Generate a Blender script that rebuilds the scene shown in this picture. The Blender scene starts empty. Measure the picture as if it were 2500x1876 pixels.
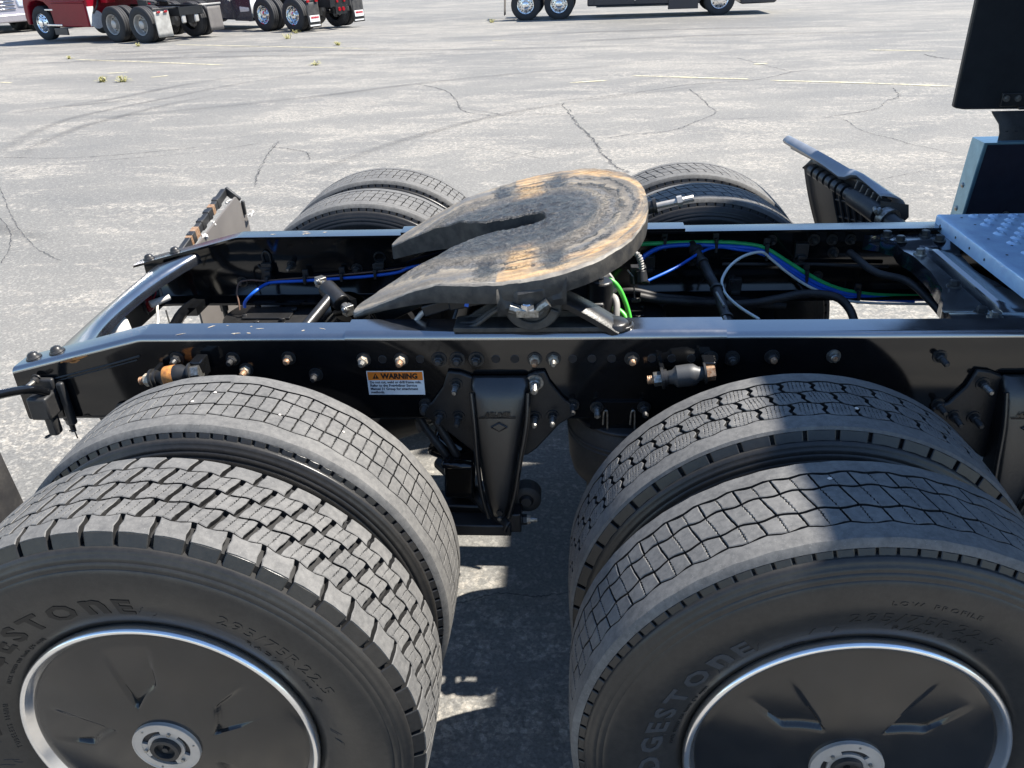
import bpy, bmesh, math, random
from math import sin, cos, pi, sqrt, radians, atan2, hypot
from mathutils import Vector, Matrix, noise

R = random.Random(7)
scene = bpy.context.scene
COL = scene.collection

# ------------------------------------------------------------------ camera
CAM_LOC = Vector((0.7707, -2.2888, 1.8516))
YAW, PITCH, ROLL, FPX = -0.0759, 0.4951, -0.0376, 822.38
fwd = Vector((sin(YAW) * cos(PITCH), cos(YAW) * cos(PITCH), -sin(PITCH)))
rgt = Vector((cos(YAW), -sin(YAW), 0))
upv = rgt.cross(fwd)
r2 = rgt * cos(ROLL) + upv * sin(ROLL)
u2 = upv * cos(ROLL) - rgt * sin(ROLL)
cam = bpy.data.cameras.new('camera')
cam.sensor_width = 36
cam.lens = FPX / 1024 * 36
cam.clip_start = 0.05
cam.clip_end = 2000
cam_ob = bpy.data.objects.new('camera', cam)
COL.objects.link(cam_ob)
m = Matrix((r2, u2, -fwd)).transposed().to_4x4()
m.translation = CAM_LOC
cam_ob.matrix_world = m
scene.camera = cam_ob

# ------------------------------------------------------------------ sky and sun
SUN = Vector((0.63, 0.19, 1.0)).normalized()
world = bpy.data.worlds.new('World')
scene.world = world
world.use_nodes = True
wn = world.node_tree
sky = wn.nodes.new('ShaderNodeTexSky')
sky.sky_type = 'NISHITA'
sky.sun_disc = False
sky.sun_elevation = math.asin(SUN.z)
sky.sun_rotation = atan2(SUN.x, SUN.y)
sky.dust_density = 0.0
sky.ozone_density = 4.0
bg = wn.nodes['Background']
wn.links.new(sky.outputs[0], bg.inputs[0])
bg.inputs[1].default_value = 0.1
sd = bpy.data.lights.new('sun', 'SUN')
sd.energy = 5.0
sd.angle = radians(0.55)
sd.color = (1.0, 0.945, 0.86)
so = bpy.data.objects.new('sun', sd)
COL.objects.link(so)
so.rotation_euler = SUN.to_track_quat('Z', 'Y').to_euler()
so.location = (0, 0, 30)
vs = scene.view_settings
vs.view_transform = 'Standard'
vs.look = 'None'
vs.exposure = 1.06
vs.gamma = 1
vs.use_curve_mapping = False

# ------------------------------------------------------------------ materials
MATS = {}

def _new(name):
    mt = bpy.data.materials.new(name)
    mt.use_nodes = True
    nt = mt.node_tree
    return mt, nt, nt.nodes['Principled BSDF']

def nd(nt, typ, **kw):
    n = nt.nodes.new(typ)
    for k, v in kw.items():
        if hasattr(n, k):
            setattr(n, k, v)
        else:
            n.inputs[k].default_value = v
    return n

def ramp(nt, fac, stops):
    r = nt.nodes.new('ShaderNodeValToRGB')
    els = r.color_ramp.elements
    while len(els) < len(stops):
        els.new(0.5)
    for e, (p, c) in zip(els, stops):
        e.position = p
        e.color = (*c, 1) if not isinstance(c, (int, float)) else (c, c, c, 1)
    nt.links.new(fac, r.inputs[0])
    return r.outputs[0]

def mixc(nt, f, a, b, mode='MIX'):
    n = nt.nodes.new('ShaderNodeMix')
    n.data_type = 'RGBA'
    n.blend_type = mode
    for i, v in ((0, f), (6, a), (7, b)):
        if isinstance(v, (int, float)):
            n.inputs[i].default_value = v if i == 0 else (v, v, v, 1)
        elif isinstance(v, tuple):
            n.inputs[i].default_value = (*v, 1)
        else:
            nt.links.new(v, n.inputs[i])
    return n.outputs[2]

def mth(nt, op, a, b=None, c=None, clamp=False):
    n = nt.nodes.new('ShaderNodeMath')
    n.operation = op
    n.use_clamp = clamp
    for i, v in enumerate((a, b, c)):
        if v is None:
            continue
        if isinstance(v, (int, float)):
            n.inputs[i].default_value = v
        else:
            nt.links.new(v, n.inputs[i])
    return n.outputs[0]

def noise_t(nt, co, scale, detail=4, rough=0.55, dist=0.0):
    n = nd(nt, 'ShaderNodeTexNoise')
    n.inputs['Scale'].default_value = scale
    n.inputs['Detail'].default_value = detail
    n.inputs['Roughness'].default_value = rough
    n.inputs['Distortion'].default_value = dist
    nt.links.new(co, n.inputs['Vector'])
    return n.outputs[0]

def bump(nt, b, h, strength, dist=0.002):
    n = nt.nodes.new('ShaderNodeBump')
    n.inputs['Strength'].default_value = strength
    n.inputs['Distance'].default_value = dist
    nt.links.new(h, n.inputs['Height'])
    nt.links.new(n.outputs[0], b.inputs['Normal'])

def objco(nt):
    return nt.nodes.new('ShaderNodeTexCoord').outputs['Object']

def mat(name, col, rough=0.5, metal=0.0, spec=0.5, col2=None, nscale=20, namt=0.5, dust=0.0, dustcol=(0.25, 0.23, 0.2), bmp=0.0, bscale=150, coat=0.0, ior=1.5, rvar=0.0):
    """paint / plastic / metal with a second tone broken up by noise, settled dust and fine relief"""
    mt, nt, b = _new(name)
    co = objco(nt)
    c = None
    n1 = noise_t(nt, co, nscale, 6, 0.6)
    if col2:
        f = ramp(nt, n1, [(0.5 - 0.25 * namt - 0.02, 0.0), (0.5 + 0.25 * namt, 1.0)])
        c = mixc(nt, f, col, col2)
    else:
        v = ramp(nt, n1, [(0.3, tuple(x * 0.86 for x in col)), (0.7, tuple(min(1, x * 1.14) for x in col))])
        c = v
    if dust:
        n2 = noise_t(nt, co, 9, 8, 0.65)
        n3 = noise_t(nt, co, 160, 3, 0.6)
        f = mth(nt, 'MULTIPLY', ramp(nt, n2, [(0.38, 0.15), (0.68, 1.0)]), ramp(nt, n3, [(0.3, 0.5), (0.7, 1.0)]))
        f = mth(nt, 'MULTIPLY', f, dust)
        c = mixc(nt, f, c, dustcol)
    nt.links.new(c, b.inputs['Base Color'])
    b.inputs['Roughness'].default_value = rough
    if rvar or dust:
        n4 = noise_t(nt, co, 14, 6, 0.6)
        rr = ramp(nt, n4, [(0.3, max(0.02, rough - rvar)), (0.75, min(1, rough + rvar + dust * 0.25))])
        nt.links.new(rr, b.inputs['Roughness'])
    b.inputs['Metallic'].default_value = metal
    b.inputs['IOR'].default_value = ior
    b.inputs['Specular IOR Level'].default_value = spec
    b.inputs['Coat Weight'].default_value = coat
    b.inputs['Coat Roughness'].default_value = 0.04
    if bmp:
        bump(nt, b, noise_t(nt, co, bscale, 4, 0.6), bmp)
    MATS[name] = mt
    return mt

# truck metals
mat('black_paint', (0.0045, 0.005, 0.006), rough=0.09, dust=0.025, dustcol=(0.2, 0.19, 0.18), rvar=0.02, ior=1.55)
mat('rail_paint', (0.012, 0.014, 0.019), rough=0.2, dust=0.10, dustcol=(0.15, 0.165, 0.19), rvar=0.05, spec=1.0, ior=2.5)
mat('hanger_paint', (0.009, 0.0095, 0.0105), rough=0.3, dust=0.06, dustcol=(0.13, 0.115, 0.095), bmp=0.22, bscale=240, spec=0.7, ior=1.6)
mat('cast_black', (0.012, 0.0125, 0.014), rough=0.33, dust=0.10, bmp=0.25, bscale=220)
mat('frame_dark', (0.006, 0.0065, 0.008), rough=0.4, dust=0.05)
mat('bolt_black', (0.016, 0.017, 0.019), rough=0.35, dust=0.2, metal=0.2)
mat('bolt_zinc', (0.42, 0.42, 0.4), rough=0.38, metal=0.85, col2=(0.2, 0.19, 0.17), nscale=120, dust=0.2)
mat('bolt_rust', (0.5, 0.36, 0.24), rough=0.55, metal=0.4, col2=(0.28, 0.13, 0.06), nscale=150)
mat('bolt_cream', (0.62, 0.58, 0.48), rough=0.5, metal=0.2, col2=(0.4, 0.3, 0.2), nscale=140)
mat('rust_orange', (0.62, 0.26, 0.06), rough=0.7, col2=(0.3, 0.12, 0.04), nscale=90)
mat('chrome', (0.86, 0.87, 0.88), rough=0.1, metal=1.0, rvar=0.05)
mat('rim_alloy', (0.93, 0.94, 0.95), rough=0.2, metal=0.95, rvar=0.05, dust=0.02)
mat('rim_dark', (0.03, 0.032, 0.036), rough=0.5, dust=0.2)
mat('cover_plastic', (0.009, 0.009, 0.0095), rough=0.17, dust=0.07, dustcol=(0.17, 0.155, 0.14), rvar=0.05, bmp=0.02, bscale=60, spec=0.7)
mat('hub_silver', (0.5, 0.48, 0.45), rough=0.45, metal=0.5, dust=0.25, dustcol=(0.5, 0.46, 0.42))
mat('plastic_black', (0.014, 0.015, 0.017), rough=0.45, dust=0.12)
mat('hose_black', (0.012, 0.012, 0.014), rough=0.5, dust=0.2)
mat('hose_blue', (0.012, 0.12, 0.62), rough=0.35)
mat('hose_green', (0.03, 0.5, 0.14), rough=0.35)
mat('hose_lime', (0.1, 0.62, 0.08), rough=0.35)
mat('hose_white', (0.72, 0.78, 0.76), rough=0.4)
mat('hose_brown', (0.16, 0.09, 0.06), rough=0.45)
mat('hose_grey', (0.35, 0.34, 0.32), rough=0.5)
mat('brass', (0.72, 0.5, 0.16), rough=0.3, metal=0.9)
mat('deck_alu_sky_tint', (0.5, 0.70, 0.97), rough=0.4, metal=0.25, dust=0.08, dustcol=(0.5, 0.5, 0.5))  # bare aluminium with the blue of the skylight put into its base colour
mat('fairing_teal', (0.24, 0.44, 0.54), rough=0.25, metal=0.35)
mat('extender_black', (0.014, 0.017, 0.021), rough=0.42, dust=0.14, dustcol=(0.1, 0.11, 0.12))
mat('fender_plastic', (0.02, 0.021, 0.024), rough=0.4, dust=0.14, spec=0.8)
mat('fender_cap', (0.19, 0.21, 0.24), rough=0.3, dust=0.12, spec=1.0, ior=1.8)
mat('flap_grey', (0.19, 0.175, 0.16), rough=0.7, col2=(0.11, 0.1, 0.095), nscale=5, namt=1.4)
mat('flap_black', (0.02, 0.02, 0.022), rough=0.6, dust=0.25)
mat('white_clip', (0.72, 0.7, 0.65), rough=0.5)
mat('sticker_white', (0.84, 0.88, 0.92), rough=0.35)
mat('sticker_orange', (0.92, 0.25, 0.03), rough=0.4)
mat('ink_black', (0.01, 0.01, 0.012), rough=0.5)
mat('ink_navy', (0.01, 0.02, 0.05), rough=0.5)
mat('red_lens', (0.3, 0.006, 0.012), rough=0.15, spec=0.8)
mat('red_paint', (0.24, 0.004, 0.016), rough=0.35, coat=0.1, spec=0.3)
mat('bright_red', (0.5, 0.01, 0.03), rough=0.3, coat=0.3)
mat('navy_paint', (0.018, 0.024, 0.045), rough=0.25, coat=0.4)
mat('grey_paint', (0.028, 0.031, 0.042), rough=0.3, coat=0.3)
mat('silver_paint', (0.42, 0.4, 0.43), rough=0.28, metal=0.4)
mat('white_paint', (0.72, 0.72, 0.7), rough=0.4)
mat('truck_glass', (0.012, 0.015, 0.02), rough=0.05, spec=0.8)
mat('headlamp', (0.55, 0.6, 0.7), rough=0.12, spec=0.8)
mat('tyre_far', (0.03, 0.03, 0.032), rough=0.75)
mat('weed_green', (0.3, 0.3, 0.1), rough=0.8, col2=(0.5, 0.45, 0.22), nscale=30)
mat('air_rubber', (0.022, 0.022, 0.023), rough=0.55, dust=0.2)
mat('mount_grey', (0.045, 0.048, 0.052), rough=0.45, dust=0.1)
mat('flap_pale', (0.42, 0.41, 0.38), rough=0.6, col2=(0.28, 0.27, 0.25), nscale=6)
mat('pebble', (0.6, 0.55, 0.5), rough=0.7)

def rubber(name, base, dustc, amt, rough=0.72):
    mt, nt, b = _new(name)
    co = objco(nt)
    n1 = noise_t(nt, co, 9, 8, 0.7)
    n2 = noise_t(nt, co, 80, 5, 0.7)
    n3 = noise_t(nt, co, 420, 2, 0.6)
    f = mth(nt, 'ADD', mth(nt, 'MULTIPLY', n1, 0.5), mth(nt, 'MULTIPLY', n2, 0.5))
    f = ramp(nt, f, [(0.38, 0.0), (0.62, 1.0)])
    f = mth(nt, 'MULTIPLY_ADD', f, amt * 0.72, amt * 0.28)
    c = mixc(nt, f, base, dustc)
    sp = ramp(nt, n3, [(0.66, 0.0), (0.74, 0.5)])
    c = mixc(nt, mth(nt, 'MULTIPLY', sp, amt), c, tuple(min(1, x * 2.0) for x in dustc))
    nt.links.new(c, b.inputs['Base Color'])
    b.inputs['Roughness'].default_value = rough
    b.inputs['Specular IOR Level'].default_value = 0.45
    bump(nt, b, mth(nt, 'ADD', n2, mth(nt, 'MULTIPLY', n3, 0.4)), 0.16, 0.002)
    MATS[name] = mt

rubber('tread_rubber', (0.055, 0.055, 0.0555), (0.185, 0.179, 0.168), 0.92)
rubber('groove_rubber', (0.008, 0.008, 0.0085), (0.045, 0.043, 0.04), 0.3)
rubber('side_rubber', (0.015, 0.0148, 0.0148), (0.085, 0.077, 0.066), 0.3, 0.3)
rubber('letter_rubber', (0.0035, 0.0035, 0.004), (0.02, 0.02, 0.02), 0.15, 0.5)

rubber('letter_painted_sheen', (0.045, 0.048, 0.053), (0.09, 0.09, 0.09), 0.3, 0.3)  # black rubber letters, base lightened bluish to paint in their reflected sheen

def asphalt():
    mt, nt, b = _new('asphalt')
    co = objco(nt)
    mp = nt.nodes.new('ShaderNodeMapping')
    mp.inputs['Scale'].default_value = (0.5, 1.0, 1.0)
    mp.inputs['Rotation'].default_value = (0, 0, radians(6))
    nt.links.new(co, mp.inputs[0])
    cs = mp.outputs[0]
    big = noise_t(nt, cs, 0.22, 5, 0.6, 0.6)
    mid = noise_t(nt, cs, 1.5, 10, 0.72, 0.5)
    fine = noise_t(nt, co, 16, 5, 0.7)
    grit = noise_t(nt, co, 85, 3, 0.7)
    vor = nd(nt, 'ShaderNodeTexVoronoi')
    vor.inputs['Scale'].default_value = 70
    nt.links.new(co, vor.inputs['Vector'])
    base = ramp(nt, big, [(0.34, (0.16, 0.157, 0.147)), (0.5, (0.196, 0.19, 0.176)), (0.66, (0.225, 0.217, 0.199))])
    sm = ramp(nt, noise_t(nt, cs, 0.6, 6, 0.6, 0.8), [(0.44, 0.0), (0.6, 1.0)])
    base = mixc(nt, mth(nt, 'MULTIPLY', sm, 0.35), base, (0.132, 0.132, 0.13))
    # worn patches that show pale aggregate, and single chips elsewhere
    pm = mth(nt, 'ADD', mth(nt, 'MULTIPLY', mid, 0.72), mth(nt, 'MULTIPLY', fine, 0.28))
    pm = mth(nt, 'ADD', pm, mth(nt, 'MULTIPLY', mth(nt, 'SUBTRACT', big, 0.5), 0.25))
    patch = ramp(nt, pm, [(0.495, 0.0), (0.55, 1.0)])
    chips = ramp(nt, noise_t(nt, co, 24, 5, 0.75), [(0.47, 0.05), (0.535, 1.0)])
    pf = mth(nt, 'MULTIPLY', patch, chips)
    chipcol = ramp(nt, vor.outputs['Color'], [(0.1, (0.27, 0.25, 0.22)), (0.5, (0.38, 0.35, 0.3)), (0.9, (0.5, 0.46, 0.4))])
    c = mixc(nt, mth(nt, 'MULTIPLY', pf, 0.68), base, chipcol)
    single = ramp(nt, vor.outputs['Color'], [(0.72, 0.0), (0.78, 1.0)])
    c = mixc(nt, mth(nt, 'MULTIPLY', single, 0.3), c, (0.4, 0.38, 0.34))
    g = ramp(nt, grit, [(0.3, 0.66), (0.7, 1.26)])
    c = mixc(nt, 1.0, c, g, 'MULTIPLY')
    # faint oil drips and dark hairlines
    oil = ramp(nt, noise_t(nt, co, 0.9, 4, 0.5, 1.2), [(0.68, 0.0), (0.78, 1.0)])
    c = mixc(nt, mth(nt, 'MULTIPLY', oil, 0.3), c, (0.06, 0.06, 0.062))
    nt.links.new(c, b.inputs['Base Color'])
    nt.links.new(ramp(nt, big, [(0.3, 0.72), (0.7, 0.95)]), b.inputs['Roughness'])
    b.inputs['Specular IOR Level'].default_value = 0.35
    hgt = mth(nt, 'ADD', mth(nt, 'MULTIPLY', grit, 0.5), mth(nt, 'MULTIPLY', fine, 0.8))
    bump(nt, b, hgt, 0.55, 0.006)
    MATS['asphalt'] = mt
asphalt()

def faded(name, col, cut, soft, scale, rough=0.85, amt=1.0, edge=False):
    """paint or rubber mark worn through to the asphalt under it"""
    mt, nt, b = _new(name)
    co = objco(nt)
    n = mth(nt, 'ADD', mth(nt, 'MULTIPLY', noise_t(nt, co, scale, 7, 0.7), 0.65), mth(nt, 'MULTIPLY', noise_t(nt, co, scale * 7, 4, 0.7), 0.35))
    a = mth(nt, 'MULTIPLY', ramp(nt, n, [(cut - soft, 0.0), (cut + soft, 1.0)]), amt)
    if edge:
        uv = nt.nodes.new('ShaderNodeTexCoord').outputs['UV']
        sx = nt.nodes.new('ShaderNodeSeparateXYZ')
        nt.links.new(uv, sx.inputs[0])
        d = mth(nt, 'ABSOLUTE', mth(nt, 'SUBTRACT', sx.outputs[0], 0.5))
        e = mth(nt, 'SUBTRACT', 1.0, mth(nt, 'MULTIPLY', d, 2.0), clamp=True)
        e2 = mth(nt, 'SUBTRACT', 1.0, mth(nt, 'MULTIPLY', mth(nt, 'ABSOLUTE', mth(nt, 'SUBTRACT', sx.outputs[1], 0.5)), 2.0), clamp=True)
        a = mth(nt, 'MULTIPLY', a, mth(nt, 'MULTIPLY', mth(nt, 'POWER', e, 0.6), mth(nt, 'POWER', e2, 0.5)))
    b.inputs['Base Color'].default_value = (*col, 1)
    b.inputs['Roughness'].default_value = rough
    nt.links.new(a, b.inputs['Alpha'])
    MATS[name] = mt
faded('faded_paint', (0.66, 0.60, 0.40), 0.46, 0.10, 3.0)
faded('track_rubber', (0.05, 0.052, 0.058), 0.46, 0.2, 1.6, amt=0.38, edge=True)
faded('crack_dark', (0.075, 0.075, 0.077), 0.47, 0.12, 4.0, amt=0.72)

def greasy_plate():
    """worn coupling plate: tan bearing steel, rust at the rim, dark grease round the throat"""
    mt, nt, b = _new('greasy_plate')
    co = objco(nt)
    sx = nt.nodes.new('ShaderNodeSeparateXYZ')
    nt.links.new(co, sx.inputs[0])
    x, y = sx.outputs[0], sx.outputs[1]
    n_big = noise_t(nt, co, 5, 6, 0.6, 0.5)
    n_mid = noise_t(nt, co, 22, 7, 0.7)
    n_fine = noise_t(nt, co, 130, 4, 0.7)
    mp = nt.nodes.new('ShaderNodeMapping')
    mp.inputs['Scale'].default_value = (3, 40, 10)
    nt.links.new(co, mp.inputs[0])
    streak = noise_t(nt, mp.outputs[0], 2.2, 6, 0.6)
    dx = mth(nt, 'SUBTRACT', x, 0.06)
    dxs = mth(nt, 'MULTIPLY', dx, ramp(nt, mth(nt, 'ADD', dx, 0.5), [(0.49, 0.72), (0.51, 1.28)]))
    r = mth(nt, 'MULTIPLY', 0.9, mth(nt, 'SQRT', mth(nt, 'ADD', mth(nt, 'MULTIPLY', dxs, dxs), mth(nt, 'MULTIPLY', y, y))))
    r0_ = r
    r = mth(nt, 'ADD', r, mth(nt, 'MULTIPLY', mth(nt, 'SUBTRACT', n_mid, 0.5), 0.10))
    an = mth(nt, 'ARCTAN2', y, dxs)
    cb = nt.nodes.new('ShaderNodeCombineXYZ')
    nt.links.new(mth(nt, 'MULTIPLY', r0_, 24.0), cb.inputs[0])
    nt.links.new(mth(nt, 'MULTIPLY', mth(nt, 'ABSOLUTE', an), 1.3), cb.inputs[1])
    nt.links.new(mth(nt, 'MULTIPLY', mth(nt, 'SIGN', y), 7.0), cb.inputs[2])
    arc = noise_t(nt, cb.outputs[0], 1.0, 6, 0.62, 0.35)
    n_mid0 = n_mid
    n_mid = mth(nt, 'ADD', mth(nt, 'MULTIPLY', arc, 0.72), mth(nt, 'MULTIPLY', n_mid0, 0.28))
    tan = ramp(nt, n_mid, [(0.32, (0.085, 0.08, 0.073)), (0.5, (0.2, 0.175, 0.142)), (0.66, (0.42, 0.35, 0.25))])
    grey = ramp(nt, n_mid, [(0.3, (0.07, 0.07, 0.073)), (0.7, (0.19, 0.184, 0.175))])
    rust = ramp(nt, streak, [(0.3, (0.28, 0.14, 0.055)), (0.46, (0.50, 0.31, 0.14)), (0.66, (0.60, 0.46, 0.27))])
    # concentric wiped bands
    band = mth(nt, 'SINE', mth(nt, 'MULTIPLY', r, 95.0))
    bandm = ramp(nt, mth(nt, 'MULTIPLY_ADD', band, 0.09, mth(nt, 'MULTIPLY_ADD', n_mid, 0.35, mth(nt, 'MULTIPLY', arc, 0.65))), [(0.48, 0.0), (0.60, 1.0)])
    c = mixc(nt, bandm, tan, grey)
    # rust near the rim and on the two cross lands
    rim = mth(nt, 'MULTIPLY', ramp(nt, r0_, [(0.345, 0.0), (0.385, 1.0)]), ramp(nt, r0_, [(0.41, 1.0), (0.435, 0.25)]))
    lx = mth(nt, 'ABSOLUTE', mth(nt, 'ADD', mth(nt, 'SUBTRACT', x, 0.055), mth(nt, 'MULTIPLY', mth(nt, 'SUBTRACT', noise_t(nt, co, 17, 5, 0.7), 0.5), 0.07)))
    land = mth(nt, 'MULTIPLY', ramp(nt, lx, [(0.022, 1.0), (0.052, 0.0)]), ramp(nt, mth(nt, 'ABSOLUTE', y), [(0.2, 0.0), (0.25, 1.0)]))
    rf = mth(nt, 'MAXIMUM', mth(nt, 'MULTIPLY', rim, ramp(nt, arc, [(0.40, 0.0), (0.54, 1.0)])), land)
    rf = mth(nt, 'MULTIPLY', rf, ramp(nt, n_mid, [(0.36, 0.1), (0.56, 1.0)]))
    rf = mth(nt, 'MULTIPLY', rf, ramp(nt, x, [(-0.2, 0.0), (-0.1, 1.0)]))
    c = mixc(nt, mth(nt, 'MULTIPLY', rf, 0.92), c, rust)
    # grease: thick round the lock, pads either side of the lands, strings elsewhere
    g1 = ramp(nt, mth(nt, 'ADD', r, mth(nt, 'MULTIPLY', mth(nt, 'SUBTRACT', n_mid, 0.5), 0.12)), [(0.19, 1.0), (0.26, 0.0)])
    yw = mth(nt, 'ADD', mth(nt, 'ABSOLUTE', y), mth(nt, 'MULTIPLY', mth(nt, 'SUBTRACT', noise_t(nt, co, 26, 6, 0.75), 0.5), 0.12))
    lw = mth(nt, 'ADD', lx, mth(nt, 'MULTIPLY', mth(nt, 'SUBTRACT', noise_t(nt, co, 31, 6, 0.75), 0.5), 0.06))
    pad = mth(nt, 'MULTIPLY', ramp(nt, mth(nt, 'ABSOLUTE', mth(nt, 'SUBTRACT', lw, 0.085)), [(0.014, 1.0), (0.036, 0.0)]), ramp(nt, yw, [(0.26, 0.0), (0.31, 1.0)]))
    pad = mth(nt, 'MULTIPLY', pad, ramp(nt, yw, [(0.395, 1.0), (0.44, 0.0)]))
    g2 = ramp(nt, mth(nt, 'MULTIPLY_ADD', n_big, 0.6, mth(nt, 'MULTIPLY', n_mid, 0.4)), [(0.56, 0.0), (0.62, 0.8)])
    g = mth(nt, 'MAXIMUM', mth(nt, 'MAXIMUM', g1, pad), mth(nt, 'MULTIPLY', g2, ramp(nt, x, [(-0.18, 0.2), (-0.1, 1.0)])))
    worm = noise_t(nt, co, 34, 6, 0.75, 1.6)
    wm = ramp(nt, mth(nt, 'ABSOLUTE', mth(nt, 'SUBTRACT', worm, 0.5)), [(0.0, 0.8), (0.02, 0.0)])
    wz = ramp(nt, mth(nt, 'ABSOLUTE', mth(nt, 'SUBTRACT', r, 0.25)), [(0.01, 1.0), (0.06, 0.0)])
    g = mth(nt, 'MAXIMUM', g, mth(nt, 'MULTIPLY', mth(nt, 'MULTIPLY', wm, wz), 0.9))
    line_ = ramp(nt, mth(nt, 'ABSOLUTE', mth(nt, 'SUBTRACT', r, 0.305)), [(0.002, 0.95), (0.007, 0.0)])
    line2 = ramp(nt, mth(nt, 'ABSOLUTE', mth(nt, 'SUBTRACT', r, 0.345)), [(0.001, 0.8), (0.005, 0.0)])
    line_ = mth(nt, 'MULTIPLY', mth(nt, 'MAXIMUM', line_, line2), ramp(nt, noise_t(nt, co, 12, 4, 0.7), [(0.4, 0.2), (0.52, 1.0)]))
    g = mth(nt, 'MAXIMUM', g, mth(nt, 'MULTIPLY', line_, ramp(nt, x, [(-0.16, 0.0), (-0.12, 1.0)])))
    gcol = ramp(nt, n_fine, [(0.34, (0.02, 0.0198, 0.0198)), (0.6, (0.048, 0.047, 0.046)), (0.74, (0.13, 0.126, 0.118))])
    c = mixc(nt, g, c, gcol)
    c = mixc(nt, 1.0, c, ramp(nt, n_fine, [(0.3, 0.86), (0.7, 1.1)]), 'MULTIPLY')
    nt.links.new(c, b.inputs['Base Color'])
    nt.links.new(ramp(nt, mth(nt, 'MULTIPLY_ADD', n_mid, 0.3, g), [(0.1, 0.62), (1.1, 0.33)]), b.inputs['Roughness'])
    b.inputs['Specular IOR Level'].default_value = 0.4
    h = mth(nt, 'ADD', mth(nt, 'MULTIPLY', n_fine, 0.22), mth(nt, 'MULTIPLY', mth(nt, 'MULTIPLY', mth(nt, 'ADD', n_mid, worm), g), 1.5))
    bump(nt, b, mth(nt, 'ADD', h, mth(nt, 'MULTIPLY', band, 0.12)), 0.8, 0.007)
    MATS['greasy_plate'] = mt
greasy_plate()
mat('worn_edge', (0.34, 0.31, 0.26), rough=0.6, col2=(0.12, 0.11, 0.1), nscale=26, namt=0.9, bmp=0.4, bscale=120)
mat('plate_side', (0.03, 0.03, 0.031), rough=0.55, col2=(0.075, 0.07, 0.062), nscale=30, bmp=0.5, bscale=90)
MM = MATS

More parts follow.
